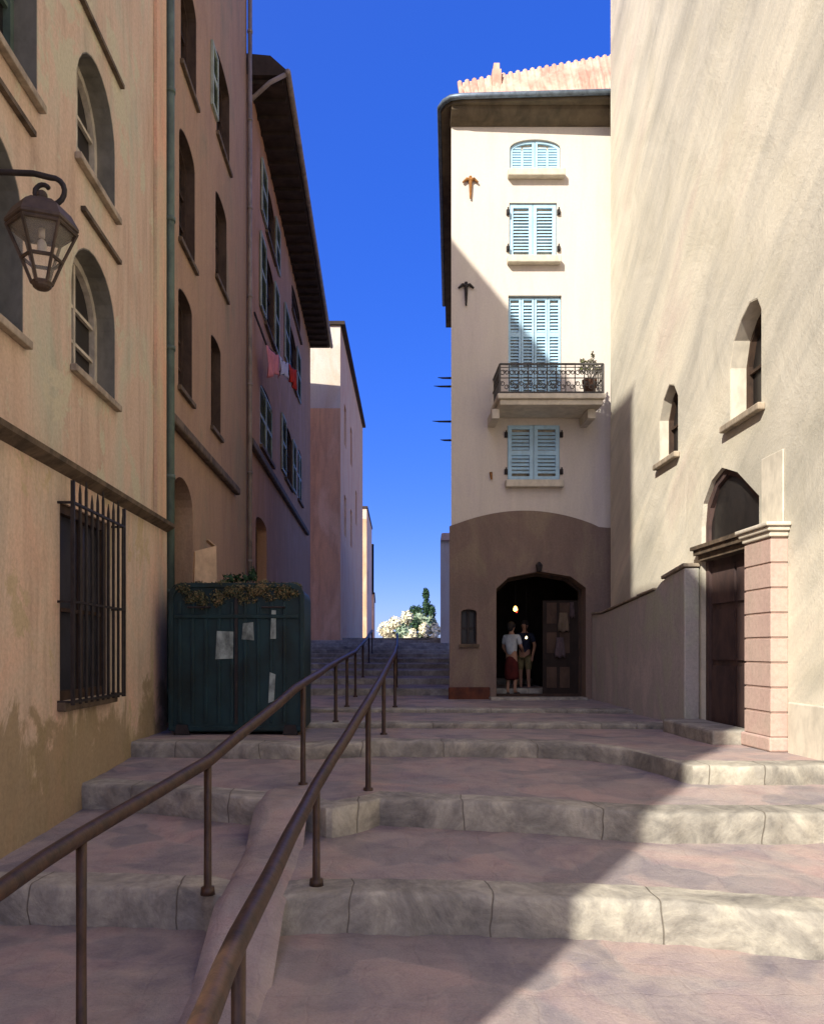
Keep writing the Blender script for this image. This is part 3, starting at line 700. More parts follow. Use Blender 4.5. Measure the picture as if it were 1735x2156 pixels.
m = MB(); m.box(2.22, 2.40, 15.95, 16.17, 10.9, 11.5); m.box(2.25, 2.37, 15.98, 16.14, 11.502, 11.64); m.build('chimney', M['tile'], rf, bevel=.01)
# far cream house on the right of the upper stairs
hr = thing('house', (3.5, 36, 0), 'sliver of sunlit cream house beside the upper stairs, behind the tall cream house', 'house')
m = MB(); m.add([(2.62, 35, -1), (7, 35, -1), (7, 42, -1), (3.3, 42, -1), (2.62, 35, 4.75), (7, 35, 4.75), (7, 42, 4.75), (3.3, 42, 4.75)], [(0, 1, 5, 4), (1, 2, 6, 5), (2, 3, 7, 6), (3, 0, 4, 7), (0, 3, 2, 1)]); m.build('wall', M['palewash'], hr)
m = MB(); m.add([(2.60, 34.85, 4.752), (7.1, 34.85, 4.752), (7.1, 42.1, 4.752), (3.3, 42.1, 4.752), (2.66, 34.9, 5.1), (7.1, 34.9, 5.1), (7.1, 42.1, 5.1), (3.36, 42.1, 5.1)],
      [(0, 1, 2, 3), (4, 5, 6, 7), (0, 1, 5, 4), (1, 2, 6, 5), (2, 3, 7, 6), (3, 0, 4, 7)]); m.build('roof', M['tile'], hr, bevel=.05)
# ------------------------------------------------------------------ pale stone building on the right
XR = 4.4
def MR(a, b, d): return (XR + d, a, b)
tw = thing('stone_building', (XR, 9, -1.08), 'huge pale stone building with few small openings, filling the right side', 'building')
wA = [(9.32, 2.86), (10.16, 2.86), (10.16, 3.55), (10.05, 3.86), (9.86, 4.04), (9.62, 4.16), (9.42, 4.12), (9.32, 3.96)][::1]
wS = [(11.93, 2.95), (12.72, 2.95), (12.72, 3.62), (12.55, 3.9), (12.30, 4.06), (12.08, 3.98), (11.93, 3.78)]
DR = [(9.38, -1.07), (11.06, -1.07), (11.06, 1.70), (11.0, 2.0), (10.72, 2.26), (10.4, 2.36), (9.95, 2.2), (9.38, 1.8)]
facade('wall', M['tower'], [(-4, -2.6), (15.42, -2.6), (15.42, 21), (-4, 21)], [(wA, .30), (wS, .24), (DR, .16)], MR, 7, tw)
reveal(tw, MR, wA, .22, M['pale_trim']); reveal(tw, MR, wS, .17, M['pale_trim'])  # pale rings put the sunlight on the jambs into the colour
window_unit(tw, MR, wA, .27, M['frame_brown'], M['glass'], .06, True, 1)
window_unit(tw, MR, wS, .21, M['frame_brown'], M['glass'], .06, False, 1)
for (a, b, z) in ((9.22, 10.28, 2.85), (11.85, 12.8, 2.94)):
    m = MB(); m.box(XR - .09, XR - .002, a, b, z - .09, z - .004); m.build('sill', M['trim'], tw, bevel=.015)
# portal: door leaves, transom moulding, lunette, pilaster
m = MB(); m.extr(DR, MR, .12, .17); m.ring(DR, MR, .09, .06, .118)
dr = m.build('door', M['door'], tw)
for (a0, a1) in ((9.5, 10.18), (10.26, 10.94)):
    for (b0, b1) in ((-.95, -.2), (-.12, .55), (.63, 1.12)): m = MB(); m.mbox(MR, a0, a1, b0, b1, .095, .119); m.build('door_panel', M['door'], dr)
m = MB(); m.mbox(MR, 9.48, 11.05, 1.22, 1.30, -.05, .118); m.mbox(MR, 9.48, 11.10, 1.30, 1.37, -.10, .118); m.mbox(MR, 9.48, 11.14, 1.37, 1.42, -.13, .118)
m.build('transom', M['dark_trim'], dr)
m = MB(); m.extr([(9.52, 1.45), (10.98, 1.45), (10.98, 1.7), (10.7, 2.14), (10.4, 2.25), (9.95, 2.1), (9.52, 1.75)], MR, .10, .119); m.build('lunette', M['glass'], dr)
m = MB(); z = -.93
while z < 1.1:
    h = .27; m.box(XR - .19, XR - .002, 8.71, 9.34, z, z + h - .022); m.box(XR - .178, XR - .002, 8.725, 9.325, z + h - .022, z + h); z += h
m.build('pilaster', M['pink_stone'], tw, bevel=.006)
m = MB(); m.box(XR - .22, XR - .002, 8.67, 9.375, -1.09, -.935); m.build('pilaster_base', M['pink_stone'], tw, bevel=.02)
m = MB(); m.box(XR - .21, XR - .002, 8.69, 9.36, 1.232, 1.29); m.box(XR - .24, XR - .002, 8.66, 9.39, 1.292, 1.34); m.box(XR - .27, XR - .002, 8.63, 9.42, 1.342, 1.385)
m.build('capital', M['pale_trim'], tw, bevel=.012)
m = MB(); m.box(XR - .025, XR - .002, 8.78, 9.28, 1.388, 2.2); m.build('pier', M['pale_trim'], tw, bevel=.02)
m = MB(); m.box(3.86, XR - .003, 9.385, 11.05, -1.12, -.93); m.build('doorstep', M['kerb'], tw, bevel=.03)
m = MB(); m.box(XR - .04, XR - .002, 2, 8.65, -2.2, -.55); m.build('plinth', M['pale_trim'], tw, bevel=.015)
m = MB(); m.box(XR - .2, XR + 7.2, -4.2, 15.5, 21.01, 21.3); m.build('roof', M['tile'], tw)
# low garden wall against it
gw = thing('garden_wall', (4.29, 13.5, -1.05), 'low grey rendered wall with sloping top, between the portal and the cream house', 'wall')
pf = [(11.1, -1.3), (15.95, -1.3), (15.95, .70), (15.1, .70), (13.1, .86), (12.3, .92), (12.05, 1.02), (11.75, 1.08), (11.1, 1.14)]
m = MB(); m.extr(pf, lambda a, b, d: (4.18 + d, a, b), 0, .21); m.build('wall', M['lowwall'], gw, bevel=.02)
m = MB()
for (ya, za, yb, zb_) in ((15.9, .71, 15.1, .71), (15.1, .71, 13.1, .87), (13.1, .87, 12.3, .93)):
    m.bar((4.27, ya, za + .025), (4.27, yb, zb_ + .012), .235, .03)
m.bar((4.27, 11.95, 1.08), (4.27, 11.08, 1.18), .24, .05)
m.build('coping', M['trim'], gw, bevel=.01)
# ------------------------------------------------------------------ handrails
def rail(pts, posts, label, tail):
    r = thing('handrail', (pts[2][0], pts[2][1], -1.6), label, 'handrail', 'handrails up the steps')
    P = []
    for i in range(len(pts) - 1):
        a, b = Vector(pts[i]), Vector(pts[i + 1])
        for t in (0, .25, .5, .75): P.append(a.lerp(b, t) + Vector((rs.uniform(-.004, .004), 0, rs.uniform(-.005, .005))))
    P.append(Vector(pts[-1]))
    m = MB(); m.tube(P, .042, 10); m.build('rail', M['rail'], r, smooth=True)
    for (x, y, zb, zt) in posts:
        m = MB(); m.tube([(x, y, zb - .03), (x, y, zb + .02), (x, y, zb + .021), (x, y, (zb + zt) / 2), (x, y, zt)], [.05, .045, .027, .025, .027], 10)
        m.build('post', M['rail'], r, smooth=True)
    return r
railA = [(-1.62, 2.6, -1.02), (-1.44, 3.9, -.90), (-1.15, 5.4, -.745), (-.79, 7.5, -.36), (-.65, 11.4, -.18), (-.50, 16, -.03), (-.38, 22, .30), (-.28, 29, .72)]
rail(railA, [(-1.44, 3.9, -1.93, -.90), (-1.15, 5.40, -1.60, -.745), (-.75, 7.9, -1.31, -.345), (-.64, 11.7, -1.03, -.17), (-.57, 14, -.97, -.10), (-.50, 16.5, -.935, -.02), (-.42, 20.0, -.66, .19), (-.34, 25, -.38, .48), (-.28, 29, -.1, .72)],
     'left rusty iron handrail with posts, running up beside the dark green container', 1)
railB = [(-.51, 1.9, -1.08), (-.49, 2.8, -1.00), (-.44, 5.55, -.95), (-.11, 7.6, -.48), (.05, 10.5, -.30), (.26, 13.9, -.05), (.42, 20, .12), (.62, 29, .60)]
railB[2] = (-.44, 5.55, -.93)
rail(railB, [(-.49, 2.8, -1.99, -1.0), (-.44, 5.6, -1.60, -.92), (-.11, 7.6, -1.31, -.48), (.05, 10.5, -1.09, -.30), (.26, 13.9, -.97, -.05), (.36, 17.6, -.80, .05), (.42, 21, -.60, .17), (.52, 25, -.38, .38), (.62, 29, -.1, .6)],
     'right rusty iron handrail with posts, nearest the middle of the steps', 1)
# ------------------------------------------------------------------ street lantern on bracket
LX, LY = -2.09, 5.0
ln = thing('street_lantern', (LX, LY, 2.2), 'brown four-sided glass lantern hanging from a curled iron bracket on the peach house', 'lantern')
def zz(v): return (VY - v) / F * LY
m = MB(); tk = zz(418); th = zz(470); sh = zz(500)
top = [(.035, zz(418)), (.06, zz(424)), (.115, zz(432)), (.17, zz(446)), (.215, zz(472)), (.215, zz(478)), (.20, zz(482))]
m.lathe((LX, LY, 0), [(r, z) for r, z in top[::-1]], 6, rot=.35); m.ell((LX, LY, zz(414)), .035, .035, .04)
m.build('lamp_cap', M['lamp_metal'], ln)
g = MB(); g.lathe((LX, LY, 0), [(.055, zz(596)), (.105, zz(548)), (.185, zz(483))], 6, rot=.35); 
gm = bpy.data.materials.new('lantern_glass'); gm.use_nodes = True; bb = gm.node_tree.nodes['Principled BSDF']; bb.inputs['Base Color'].default_value = (.8, .75, .62, 1); bb.inputs['Roughness'].default_value = .12; bb.inputs['Transmission Weight'].default_value = .0; bb.inputs['Alpha'].default_value = .13
g.build('lamp_glass', gm, ln)
m = MB()
for k in range(6):
    a = .35 + k * PI / 3; c, s = math.cos(a), math.sin(a)
    m.tube([(LX + .205 * c, LY + .205 * s, zz(482)), (LX + .118 * c, LY + .118 * s, zz(548)), (LX + .06 * c, LY + .06 * s, zz(597))], .011, 6)
for r, v in ((.118, 548), (.06, 597), (.2, 485)):
    pts = [(LX + r * math.cos(.35 + k * PI / 3), LY + r * math.sin(.35 + k * PI / 3), zz(v)) for k in range(7)]; m.tube(pts, .012, 6)
m.ell((LX, LY, zz(600)), .06, .06, .035); m.tube([(LX, LY, zz(603)), (LX, LY, zz(612))], [.02, .008], 8)
m.build('lamp_frame', M['lamp_metal'], ln)
m = MB(); m.ell((LX, LY, zz(520)), .03, .03, .05); m.tube([(LX, LY, zz(500)), (LX, LY, zz(480))], .02, 6); m.build('bulb', M['frame_pale'], ln, smooth=True)
m = MB(); cx = LX + .13
pts = [(XL + .02, LY, 2.99), (-2.6, LY, 2.975), (LX - .05, LY, 2.955), (LX + .05, LY, 2.93)]
for k in range(1, 9):
    a = PI / 2 - k * PI / 8.5; pts.append((LX + .055 + .085 * math.cos(a), LY, 2.845 + .085 * math.sin(a)))
m.tube(pts, [.019] * 4 + [.017] * 8, 8)
cp = [(LX + .055 + .085 * math.cos(PI / 2 - 8 * PI / 8.5), LY, 2.845 + .085 * math.sin(PI / 2 - 8 * PI / 8.5))]
for k in range(0, 11):
    a = -PI / 2 - .2 - k * PI / 8; r = .058 - .002 * k; cp.append((LX + .01 + r * math.cos(a), LY, 2.842 + r * math.sin(a)))
m.tube(cp, [.018] * 6 + [.015] * 6, 8); m.box(XL + .001, XL + .03, LY - .05, LY + .05, 2.85, 3.12)
m.tube([(LX, LY, 2.80), (LX, LY, zz(418))], .02, 6)
m.build('bracket', M['iron'], ln, smooth=True)
# ------------------------------------------------------------------ green container with moss, papers
ct = thing('container', (-1.85, 11.1, -1.08), 'large dark green street container with mossy top and faded papers', 'container')
x0, x1, z0, z1 = -2.72, -1.0, -1.06, .86
def rrect(x0, x1, z0, z1, r, n=5):
    P = [(x0, z0), (x1, z0)]
    for k in range(n + 1): a = k / n * PI / 2; P.append((x1 - r + r * math.cos(a), z1 - r + r * math.sin(a)))
    for k in range(n + 1): a = PI / 2 + k / n * PI / 2; P.append((x0 + r + r * math.cos(a), z1 - r + r * math.sin(a)))
    return P
mf = lambda a, b, d: (a, 10.5 + d, b)
m = MB(); m.extr(rrect(x0, x1, z0, z1, .16), mf, 0, 1.25); body = m.build('body', M['container'], ct, bevel=.03)
m = MB(); x = x0 + .1
while x < x1 - .1:
    m.extr([(x, z0 + .12), (x + .045, z0 + .12), (x + .045, z1 - .22), (x, z1 - .22)], mf, -.022, -.001); x += .17
m.build('rib', M['container'], ct, bevel=.008)
m = MB(); m.ring(rrect(x0 - .02, x1 + .02, z0 + .02, z1 + .02, .17), mf, .06, -.03, -.002); m.build('rim', M['container'], ct, bevel=.008)
for (u0, u1, v0, v1, t) in ((455, 492, 1330, 1388, .03), (510, 536, 1310, 1346, -.05), (570, 582, 1285, 1345, .0), (566, 578, 1420, 1480, .1)):
    q = 10.5 / F; a0, a1, b0, b1 = (u0 - VX) * q, (u1 - VX) * q, (VY - v1) * q, (VY - v0) * q
    m = MB(); m.extr([(a0, b0), (a1, b0 + t * .3), (a1 + t * .2, b1), (a0 + .02, b1 + t * .3)], mf, -.029, -.0235); m.build('paper_notice', M['paper'], ct)
def leaves(m, c, r, n, s, rng, flat=.0):
    for _ in range(n):
        while True:
            p = Vector((rng.uniform(-1, 1), rng.uniform(-1, 1), rng.uniform(-1, 1)))
            if .25 < p.length < 1: break
        q = Vector(c) + Vector((p.x * r[0], p.y * r[1], p.z * r[2]))
        a = Vector((rng.gauss(0, 1), rng.gauss(0, 1), rng.gauss(0, 1))).normalized(); b = a.cross(p.normalized())
        if b.length < .1: continue
        b.normalize(); L = s * rng.uniform(.6, 1.3)
        m.add([q - a * L * .5, q + b * L * .28, q + a * L * .5, q - b * L * .28], [(0, 1, 2, 3)])
m = MB(); m.extr([(x0 + .05, .42), (x1 - .05, .42), (x1 - .05, .47), (x0 + .05, .47)], mf, -.04, -.023); m.build('lid_seam', M['container'], ct, bevel=.008)
m = MB(); xm = (x0 + x1) / 2; m.extr([(xm - .02, -.95), (xm + .02, -.95), (xm + .02, .8), (xm - .02, .8)], mf, -.035, -.0225); m.build('centre_seam', M['iron'], ct)
for xx in (x0 + .38, x1 - .38):
    m = MB(); m.tube([(xx - .14, 10.478, .56), (xx - .14, 10.41, .56), (xx + .14, 10.41, .56), (xx + .14, 10.478, .56)], .014, 6); m.build('handle', M['iron'], ct)
for xx in (x0 + .16, x1 - .16):
    m = MB(); m.extr([(xx - .1, z0 - .03), (xx + .1, z0 - .03), (xx + .07, z0 + .1), (xx - .07, z0 + .1)], mf, -.05, -.024); m.build('foot', M['iron'], ct)
rg = random.Random(5); m = MB()
for i in range(34):
    x = x0 + .1 + (x1 - x0 - .2) * i / 33; leaves(m, (x, 10.6 + rg.uniform(-.05, .5), z1 + .0 + rg.uniform(-.04, .02)), (.09, .14, .06), 170, .036, rg)
for i in range(60):
    xx = rg.uniform(x0 + .08, x1 - .08); leaves(m, (xx, 10.47, z1 - .03 - abs(rg.gauss(0, .08)) - .1 * max(0, math.sin(xx * 5))), (.09, .03, .06), 80, .032, rg)
m.build('moss', M['moss'], ct)
# cream box on top and a dark leafy sprig
bx = thing('box', (-2.35, 11.0, .9), 'cream open cardboard box on top of the dark green container', 'box')
rot = Matrix.Rotation(.3, 3, 'Z')
def RB(x, y, z): v = rot @ Vector((x, y, 0)); return (-2.38 + v.x, 11.0 + v.y, z)
m = MB(); P = [(-.15, -.12), (.15, -.12), (.15, .12), (-.15, .12)]
m.add([RB(x, y, .875) for x, y in P] + [RB(x * .93, y, 1.34 if x < 0 else 1.42) for x, y in P] + [RB(x * .85, y * .9, 1.34 if x < 0 else 1.41) for x, y in P] + [RB(x * .9, y * .9, .89) for x, y in P],
      [(0, 1, 2, 3)] + [(i, (i + 1) % 4, 4 + (i + 1) % 4, 4 + i) for i in range(4)] + [(4 + i, 4 + (i + 1) % 4, 8 + (i + 1) % 4, 8 + i) for i in range(4)] + [(8 + i, 8 + (i + 1) % 4, 12 + (i + 1) % 4, 12 + i) for i in range(4)] + [(12, 13, 14, 15)])
m.build('carton', M['cardboard'], bx)
m = MB(); m.add([RB(.14, -.12, 1.405), RB(.14, .12, 1.405), RB(.02, .12, 1.50), RB(.02, -.12, 1.50), RB(.145, -.12, 1.41), RB(.145, .12, 1.41), RB(.025, .12, 1.505), RB(.025, -.12, 1.505)], [(0, 1, 2, 3), (4, 5, 6, 7), (0, 1, 5, 4), (2, 3, 7, 6), (1, 2, 6, 5), (0, 3, 7, 4)])
m.build('flap', M['cardboard'], bx)
pl = thing('plant', (-1.9, 10.9, .9), 'dark leafy sprig growing on top of the green container beside the cream box', 'plant')
m = MB()
for (x, h, r) in ((-2.02, .97, .12), (-1.85, .99, .13), (-1.72, 1.02, .07)): leaves(m, (x, 10.95, h), (r, .1, .07), 90, .06, rg)
leaves(m, (-1.72, 10.95, 1.07), (.03, .03, .1), 40, .05, rg); m.build('foliage', M['leaf_dark'], pl)
m = MB()
for x in (-2.02, -1.85, -1.72): m.tube([(x, 10.95, .86), (x + .01, 10.95, .98), (x, 10.95, 1.06)], [.012, .009, .004], 5)
m.build('stem', M['frame_brown'], pl)
# ------------------------------------------------------------------ laundry on a line
cl = thing('clothesline', (-2.6, 20.5, 7.3), 'thin clothesline on two iron arms, between the green shutters of the red-brown house', 'clothesline')
A, B = Vector((-2.9, 19.0, 7.55)), Vector((-2.15, 21.9, 7.45))
A = Vector((-2.75, 19.6, 7.42)); B = Vector((-2.25, 22.0, 7.62))
m = MB(); m.tube([A, A.lerp(B, .5) - Vector((0, 0, .06)), B], .012, 5); m.build('rope', M['iron'], cl)
m = MB(); m.bar((XL, 19.3, 8.1), A, .035); m.build('arm', M['iron'], cl); m = MB(); m.bar((XL, 22.3, 7.7), B, .035); m.build('arm', M['iron'], cl)
def cloth(a, b, drop, mat, label, name='laundry', seed=0):
    r = random.Random(seed); p, q = A.lerp(B, a), A.lerp(B, b); n = 10; k = 8; fr = []; 
    nrm = (q - p).cross(Vector((0, 0, 1))).normalized(); grid = []
    for i in range(n + 1):
        row = []
        for j in range(k + 1):
            t = i / n; s = j / k
            o = nrm * (.04 * math.sin(t * 14 + s * 2) * (.3 + s)) ; w = 1 - .12 * s * math.sin(PI * s)
            c = p.lerp(q, .5 + (t - .5) * w)
            row.append(c + o + Vector((0, 0, -.05 * math.sin(PI * t) - drop * s * (1 + .18 * math.sin(t * 5 + seed)))))
        grid.append(row)
    m = MB(); m.add([v for rw in grid for v in rw], [(i * (k + 1) + j, i * (k + 1) + j + 1, (i + 1) * (k + 1) + j + 1, (i + 1) * (k + 1) + j) for i in range(n) for j in range(k)])
    o = m.build(name, mat, smooth=True); o['label'] = label; o['category'] = 'laundry'; o['group'] = 'laundry on the line'
    sm = o.modifiers.new('solid', 'SOLIDIFY'); sm.thickness = .012
cloth(.0, .36, .62, M['pink_cloth'], 'pink cloth hanging on the line, largest of the laundry', seed=1)
cloth(.40, .66, .40, M['white_cloth'], 'bluish white cloth on the line beside the pink cloth', seed=2)
cloth(.70, .95, .48, M['red_cloth'], 'small red cloth at the far end of the clothesline', seed=3)
# ------------------------------------------------------------------ plant pot on the balcony
pp = thing('potted_plant', (3.98, 15.35, 4.8), 'small potted plant on the right end of the iron balcony', 'plant')
m = MB(); m.lathe((3.98, 15.35, 4.802), [(.10, 0), (.13, .28), (.145, .3), (.145, .34), (.12, .34), (.11, .30)], 12); m.build('pot', M['pot'], pp, smooth=True)
m = MB()
for (x, z, r) in ((-.12, .55, .12), (.04, .56, .13), (.14, .52, .1), (.02, .66, .1), (-.14, .68, .06)): leaves(m, (3.98 + x, 15.3, 4.8 + z), (r, r, r * .8), 90, .055, rg)
leaves(m, (4.03, 15.3, 5.60), (.03, .03, .09), 40, .05, rg); m.build('foliage', foliage('dusky_leaves', (70, 66, 60), (96, 88, 78), (120, 128, 84)), pp)
m = MB()
for x in (-.1, 0, .08): m.tube([(3.98, 15.35, 5.1), (3.98 + x, 15.3, 5.45)], [.012, .006], 5)
m.build('stem', M['frame_brown'], pp)
# ------------------------------------------------------------------ people in the doorway
def skin(name, pts, edges, mat, parent, sub=2, root=0):
    me = bpy.data.meshes.new(name); off = Vector(parent['_o']) if parent else Vector()
    me.from_pydata([Vector(p[:3]) for p in pts], edges, []); me.materials.append(mat)
    o = bpy.data.objects.new(name, me); COL.objects.link(o)
    sk = o.modifiers.new('skin', 'SKIN'); sk.use_smooth_shade = True; sk.branch_smoothing = .3
    if not me.skin_vertices: me.attributes  # layer is created with the modifier below
    bm = bmesh.new(); bm.from_mesh(me); lay = bm.verts.layers.skin.verify(); bm.verts.ensure_lookup_table()
    for i, p in enumerate(pts): bm.verts[i][lay].radius = (p[3], p[4] if len(p) > 4 else p[3]); bm.verts[i][lay].use_root = (i == root)
    bm.to_mesh(me); bm.free()
    ss = o.modifiers.new('sub', 'SUBSURF'); ss.levels = sub; ss.render_levels = sub
    if parent: o.parent = parent
    return o
def person(loc, H, yaw, label, top, bottom, hairm, arms, short=False, dress=False):
    s = H / 1.7; t = thing('person', loc, label, 'person'); t.rotation_euler.z = yaw; t['_o'] = (0, 0, 0)
    J = [(0, 0, .95, .13, .10), (0, 0, 1.15, .115, .09), (0, 0, 1.36, .15, .10), (0, 0, 1.47, .055), (0, .0, 1.53, .05), (0, .015, 1.62, .085, .09), (0, .01, 1.66, .07, .08)]
    E = [(0, 1), (1, 2), (2, 3), (3, 4), (4, 5), (5, 6)]
    for sd, (el, wr) in zip((-1, 1), arms):
        n = len(J); J += [(.17 * sd, 0, 1.40, .052), (*el, .042), (*wr, .030), (wr[0], wr[1] + .02, wr[2] - .06, .032, .016)]
        E += [(2, n), (n, n + 1), (n + 1, n + 2), (n + 2, n + 3)]
        for f in range(5):   # thumb and four fingers, slightly curled
            m0 = len(J); dx = (f - 2) * .011 if f else -.030 * sd; L = (.05, .07, .078, .072, .055)[f]
            J += [(wr[0] + dx, wr[1] + .03, wr[2] - .085 if f else wr[2] - .05, .008), (wr[0] + dx * 1.2, wr[1] + .04, wr[2] - .085 - L * .6 if f else wr[2] - .08, .0075), (wr[0] + dx * 1.2, wr[1] + .055, wr[2] - .085 - L if f else wr[2] - .1, .006)]
            E += [(n + 3, m0), (m0, m0 + 1), (m0 + 1, m0 + 2)]
    for sd in (-1, 1):
        n = len(J); J += [(.09 * sd, 0, .86, .085), (.10 * sd, .02, .48, .055), (.10 * sd, -.02, .09, .036), (.105 * sd, .12, .03, .035, .025)]
        E += [(0, n), (n, n + 1), (n + 1, n + 2), (n + 2, n + 3)]
    # nose and ears on the head
    n = len(J); J += [(0, .105, 1.615, .014), (.088, .0, 1.615, .016), (-.088, .0, 1.615, .016)]; E += [(5, n), (5, n + 1), (5, n + 2)]
    sc = lambda P: [(p[0] * s, p[1] * s, p[2] * s) + tuple(r * s for r in p[3:]) for p in P]
    skin('body', sc(J), E, M['skin'], t)
    el = [a[0] for a in arms]
    mid = [((.17 * sd + e[0]) / 2, e[1] / 2, (1.40 + e[2]) / 2) for sd, e in zip((-1, 1), el)]
    T = [(0, 0, .90, .155, .125), (0, 0, 1.12, .145, .115), (0, 0, 1.36, .165, .12), (0, 0, 1.44, .085)]; TE = [(0, 1), (1, 2), (2, 3)]
    for sd, mm, e in zip((-1, 1), mid, el):
        n = len(T); T += [(.18 * sd, 0, 1.40, .068), (*mm, .062), (mm[0] * .4 + e[0] * .6, mm[1] * .4 + e[1] * .6, mm[2] * .4 + e[2] * .6, .055)]; TE += [(2, n), (n, n + 1), (n + 1, n + 2)]
    skin('top', sc(T), TE, top, t)
    B = [(0, 0, .97, .15, .12)]; BE = []
    if dress:
        B += [(0, 0, .75, .18, .15), (0, 0, .45, .20, .17), (0, 0, .34, .20, .17)]; BE = [(0, 1), (1, 2), (2, 3)]
    else:
        for sd in (-1, 1):
            n = len(B); B += [(.095 * sd, 0, .84, .10), (.10 * sd, .015, .52 if short else .48, .075)]; BE += [(0, n), (n, n + 1)]
            if not short: B += [(.10 * sd, -.01, .10, .06)]; BE += [(n + 1, n + 2)]
    skin('skirt' if dress else 'trousers', sc(B), BE, bottom, t)
    m = MB(); m.ell((0, -.012 * s, 1.655 * s), .098 * s, .105 * s, .095 * s, 14, 10); m.ell((0, -.06 * s, 1.60 * s), .085 * s, .055 * s, .09 * s); m.build('hair', hairm, t, smooth=True)
    m = MB()
    for sd in (-1, 1): m.ell((.03 * sd * s, .092 * s, 1.63 * s), .009 * s, .007 * s, .007 * s, 8, 6)
    m.build('eyes', M['iron'], t); m = MB(); m.ell((0, .092 * s, 1.575 * s), .022 * s, .006 * s, .006 * s, 8, 6); m.build('mouth', M['maroon'], t)
    m = MB()
    for sd in (-1, 1): m.ell((.105 * sd * s, .07 * s, .035 * s), .048 * s, .13 * s, .04 * s)
    m.build('shoes', M['iron'], t, smooth=True)
zf = -.93
person((2.76, 16.95, zf), 1.50, -.75, 'person in pale grey shirt and maroon skirt in the dark doorway, back turned', M['shirt'], M['maroon'], M['hair'],
       [((-.25, .02, 1.14), (-.20, .16, .95)), ((.24, .05, 1.13), (.16, .24, 1.05))], dress=True)
person((3.17, 17.7, zf), 1.56, 2.6, 'person in navy top and khaki shorts, deeper inside the dark doorway', M['navy'], M['khaki'], M['hair'],
       [((-.26, .02, 1.14), (-.24, .10, .92)), ((.25, .02, 1.14), (.24, .12, .92))], short=True)
# pendant lamps inside
for (u, v, Y, mt, r, lab) in ((1085, 1283, 16.75, 'lampglow', .045, 'small glowing amber lamp with red tip, hanging high in the dark doorway'), (1108, 1343, 17.6, 'lampglow2', .026, 'tiny pale lamp glowing in the dark doorway, right of the grey shirt')):
    x, z = (u - VX) / F * Y, (VY - v) / F * Y
    t = thing('pendant_lamp', (x, Y, z), lab, 'lamp')
    m = MB(); m.lathe((x, Y, z), [(r * .3, -r), (r, -r * .4), (r * .9, r * .5), (r * .35, r * 1.5)], 8); m.build('lamp_shade', M[mt], t, smooth=True)
    m = MB(); m.tube([(x, Y, z + r * 1.4), (x, Y, 1.749)], .006, 5); m.build('cord', M['iron'], t)
    if mt == 'lampglow': m = MB(); m.ell((x + .02, Y - .02, z - r * 1.1), .022, .022, .022); m.build('lamp_tip', M['redglow'], t)
# garments hanging at the right inside
for (u0, u1, v0, v1, Y, mt, lab) in ((1174, 1196, 1290, 1330, 16.30, 'dark_trim', 'brownish garment hung on the doorway leaf, above the pale one'), (1168, 1188, 1342, 1384, 16.29, 'white_cloth', 'pale garment hung low in the dark doorway'), (1198, 1208, 1268, 1300, 16.31, 'shirt', 'narrow pale cloth hung highest at the right of the doorway')):
    q = Y / F; a0, a1, b0, b1 = (u0 - VX) * q, (u1 - VX) * q, (VY - v1) * q, (VY - v0) * q
    n = 10; rows = []
    for j in range(9):
        s = j / 8; w = 1 - .25 * (1 - s) ** 3 - .08 * math.sin(s * 6)
        rows.append([((a0 + a1) / 2 + (i / n - .5) * (a1 - a0) * w, Y - .02 - .012 * math.sin(i * 1.9 + s * 3), b1 - (b1 - b0) * s + .02 * math.sin(i) * s) for i in range(n + 1)])
    m = strip(rows); mm = M[mt]
    if mt != 'dark_trim':
        mm = plain('dusky_pink_cloth', (92, 78, 80), .9)
    o = m.build('garment', mm, smooth=True); o['label'] = lab; o['category'] = 'garment'; o['group'] = 'garments in the doorway'
    sm = o.modifiers.new('solid', 'SOLIDIFY'); sm.thickness = .012
# ------------------------------------------------------------------ bush and dark tree at the crest
rg = random.Random(9)
def bush(name, loc, label, cat, blobs, stem, group=None):
    t = thing(name, loc, label, cat, group)
    m = MB()
    for (a, b) in stem: m.tube([loc, Vector(loc).lerp(Vector(a), .5) + Vector((.1, 0, 0)), a], [.13, .09, .04], 7)
    m.build('trunk', M['frame_brown'], t, smooth=True)
    by = {}
    for (c, r, mt, n, s) in blobs:
        by.setdefault(mt, MB()); leaves(by[mt], c, r, n, s, rg)
    for mt, m in by.items(): m.build('foliage', M[mt], t)
def q(u, v, Y): return ((u - VX) / F * Y, Y, (VY - v) / F * Y)
Y = 64
bl = []
for (u, v, rx, rz, mt) in ((812, 1325, 18, 17, 'leaf_pale'), (833, 1312, 16, 14, 'leaf_pale'), (850, 1332, 18, 16, 'leaf_mid'), (857, 1302, 14, 17, 'leaf_pale'), (866, 1337, 12, 14, 'leaf_pale'),
                           (876, 1318, 14, 18, 'leaf_dark'), (884, 1306, 15, 15, 'leaf_mid'), (893, 1326, 12, 16, 'leaf_pale'), (872, 1343, 20, 12, 'leaf_mid'), (905, 1312, 13, 17, 'leaf_mid'), (860, 1348, 22, 9, 'leaf_pale'), (845, 1322, 10, 12, 'leaf_dark'), (895, 1345, 14, 10, 'leaf_dark'), (914, 1330, 14, 22, 'leaf_pale'), (822, 1340, 16, 12, 'leaf_pale')):
    k = Y / F; bl.append((q(u, v, Y + rg.uniform(-.6, .6)), (rx * k, rx * k, rz * k), mt, 300, .30))
bush('bush', q(865, 1352, Y), 'sunlit pale leafy bush at the top of the stairs, against the sky', 'bush', bl, [(b[0], 0) for b in bl[::3]])
bl = []
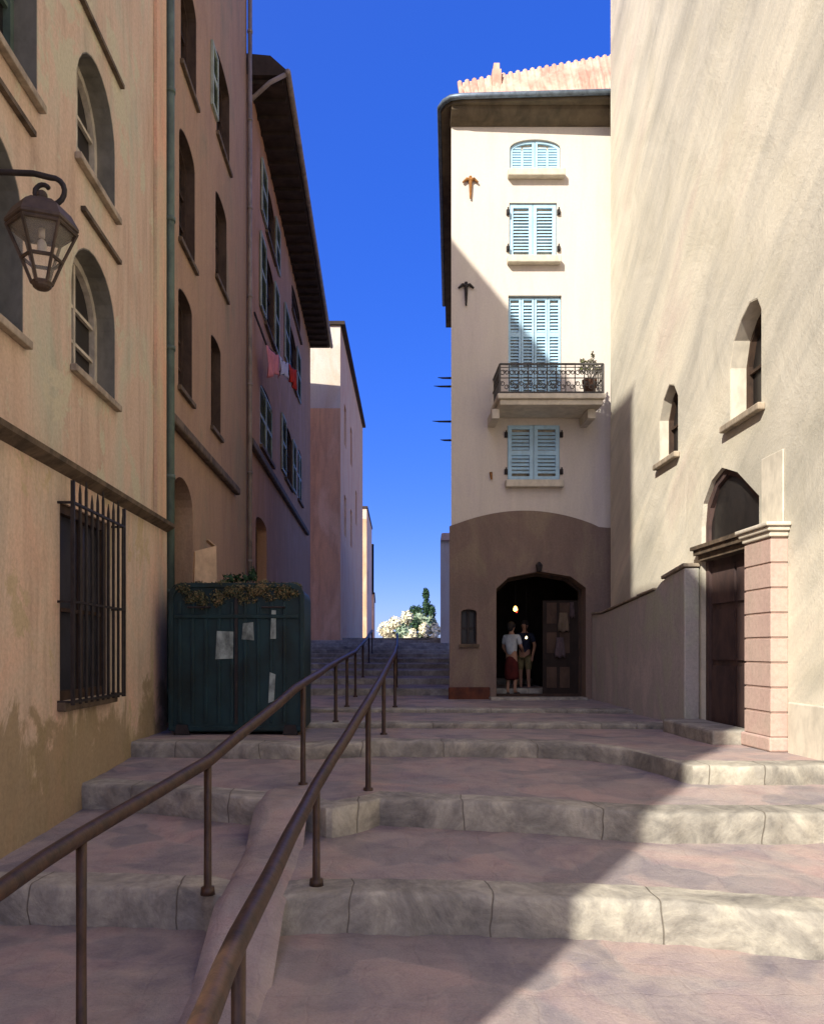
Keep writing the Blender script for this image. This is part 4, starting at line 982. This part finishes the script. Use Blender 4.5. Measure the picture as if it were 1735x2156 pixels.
for (u, v, rx, rz) in ((883, 1292, 11, 18), (871, 1290, 10, 16), (897, 1252, 7, 15), (898, 1278, 9, 20), (909, 1290, 9, 18), (890, 1310, 14, 16)):
    k = 68 / F; bl.append((q(u, v, 68), (rx * k, rx * k, rz * k), 'leaf_dark', 380, .24))
bush('tree', q(890, 1352, 68), 'dark green small tree with upright tips behind the pale bush', 'tree', bl, [(b[0], 0) for b in bl])
# ------------------------------------------------------------------ light, sky, camera
d = Vector((.68, 1.0, -.816)).normalized()
el = math.asin(-d.z); az = math.atan2(-d.x, -d.y)
w = bpy.data.worlds.new('World'); scene.world = w; w.use_nodes = True; nt = w.node_tree
bg = nt.nodes['Background']; sky = N(nt, 'ShaderNodeTexSky', sky_type='NISHITA'); sky.sun_disc = False
sky.sun_elevation = el; sky.sun_rotation = az; sky.air_density = .6; sky.dust_density = 6.0; sky.ozone_density = 6.0; sky.altitude = 1500
hs = N(nt, 'ShaderNodeHueSaturation'); hs.inputs['Saturation'].default_value = 2.1; hs.inputs['Hue'].default_value = .536; hs.inputs['Value'].default_value = 2.45; gm = N(nt, 'ShaderNodeGamma'); gm.inputs['Gamma'].default_value = .40; nt.links.new(sky.outputs[0], gm.inputs['Color']); nt.links.new(gm.outputs[0], hs.inputs['Color']); nt.links.new(hs.outputs[0], bg.inputs['Color']); bg.inputs['Strength'].default_value = .15
L = bpy.data.lights.new('sun', 'SUN'); L.energy = 4.2; L.angle = math.radians(.7); L.color = (1, .95, .85)
lo_ = bpy.data.objects.new('sun', L); COL.objects.link(lo_); lo_.rotation_euler = d.to_track_quat('-Z', 'Y').to_euler()
cam = bpy.data.cameras.new('camera'); co = bpy.data.objects.new('camera', cam); COL.objects.link(co); scene.camera = co
co.location = (0, 0, 0); co.rotation_euler = (PI / 2, 0, 0)
cam.sensor_width = 36; cam.lens = 36 * F / 2156; cam.shift_x = (867.5 - VX) / 2156; cam.shift_y = (VY - 1078) / 2156
cam.clip_start = .05; cam.clip_end = 3000
scene.view_settings.view_transform = 'Standard'; scene.view_settings.look = 'None'; scene.view_settings.gamma = 1; scene.view_settings.exposure = .8
for o in bpy.data.objects:
    if '_o' in o: del o['_o']
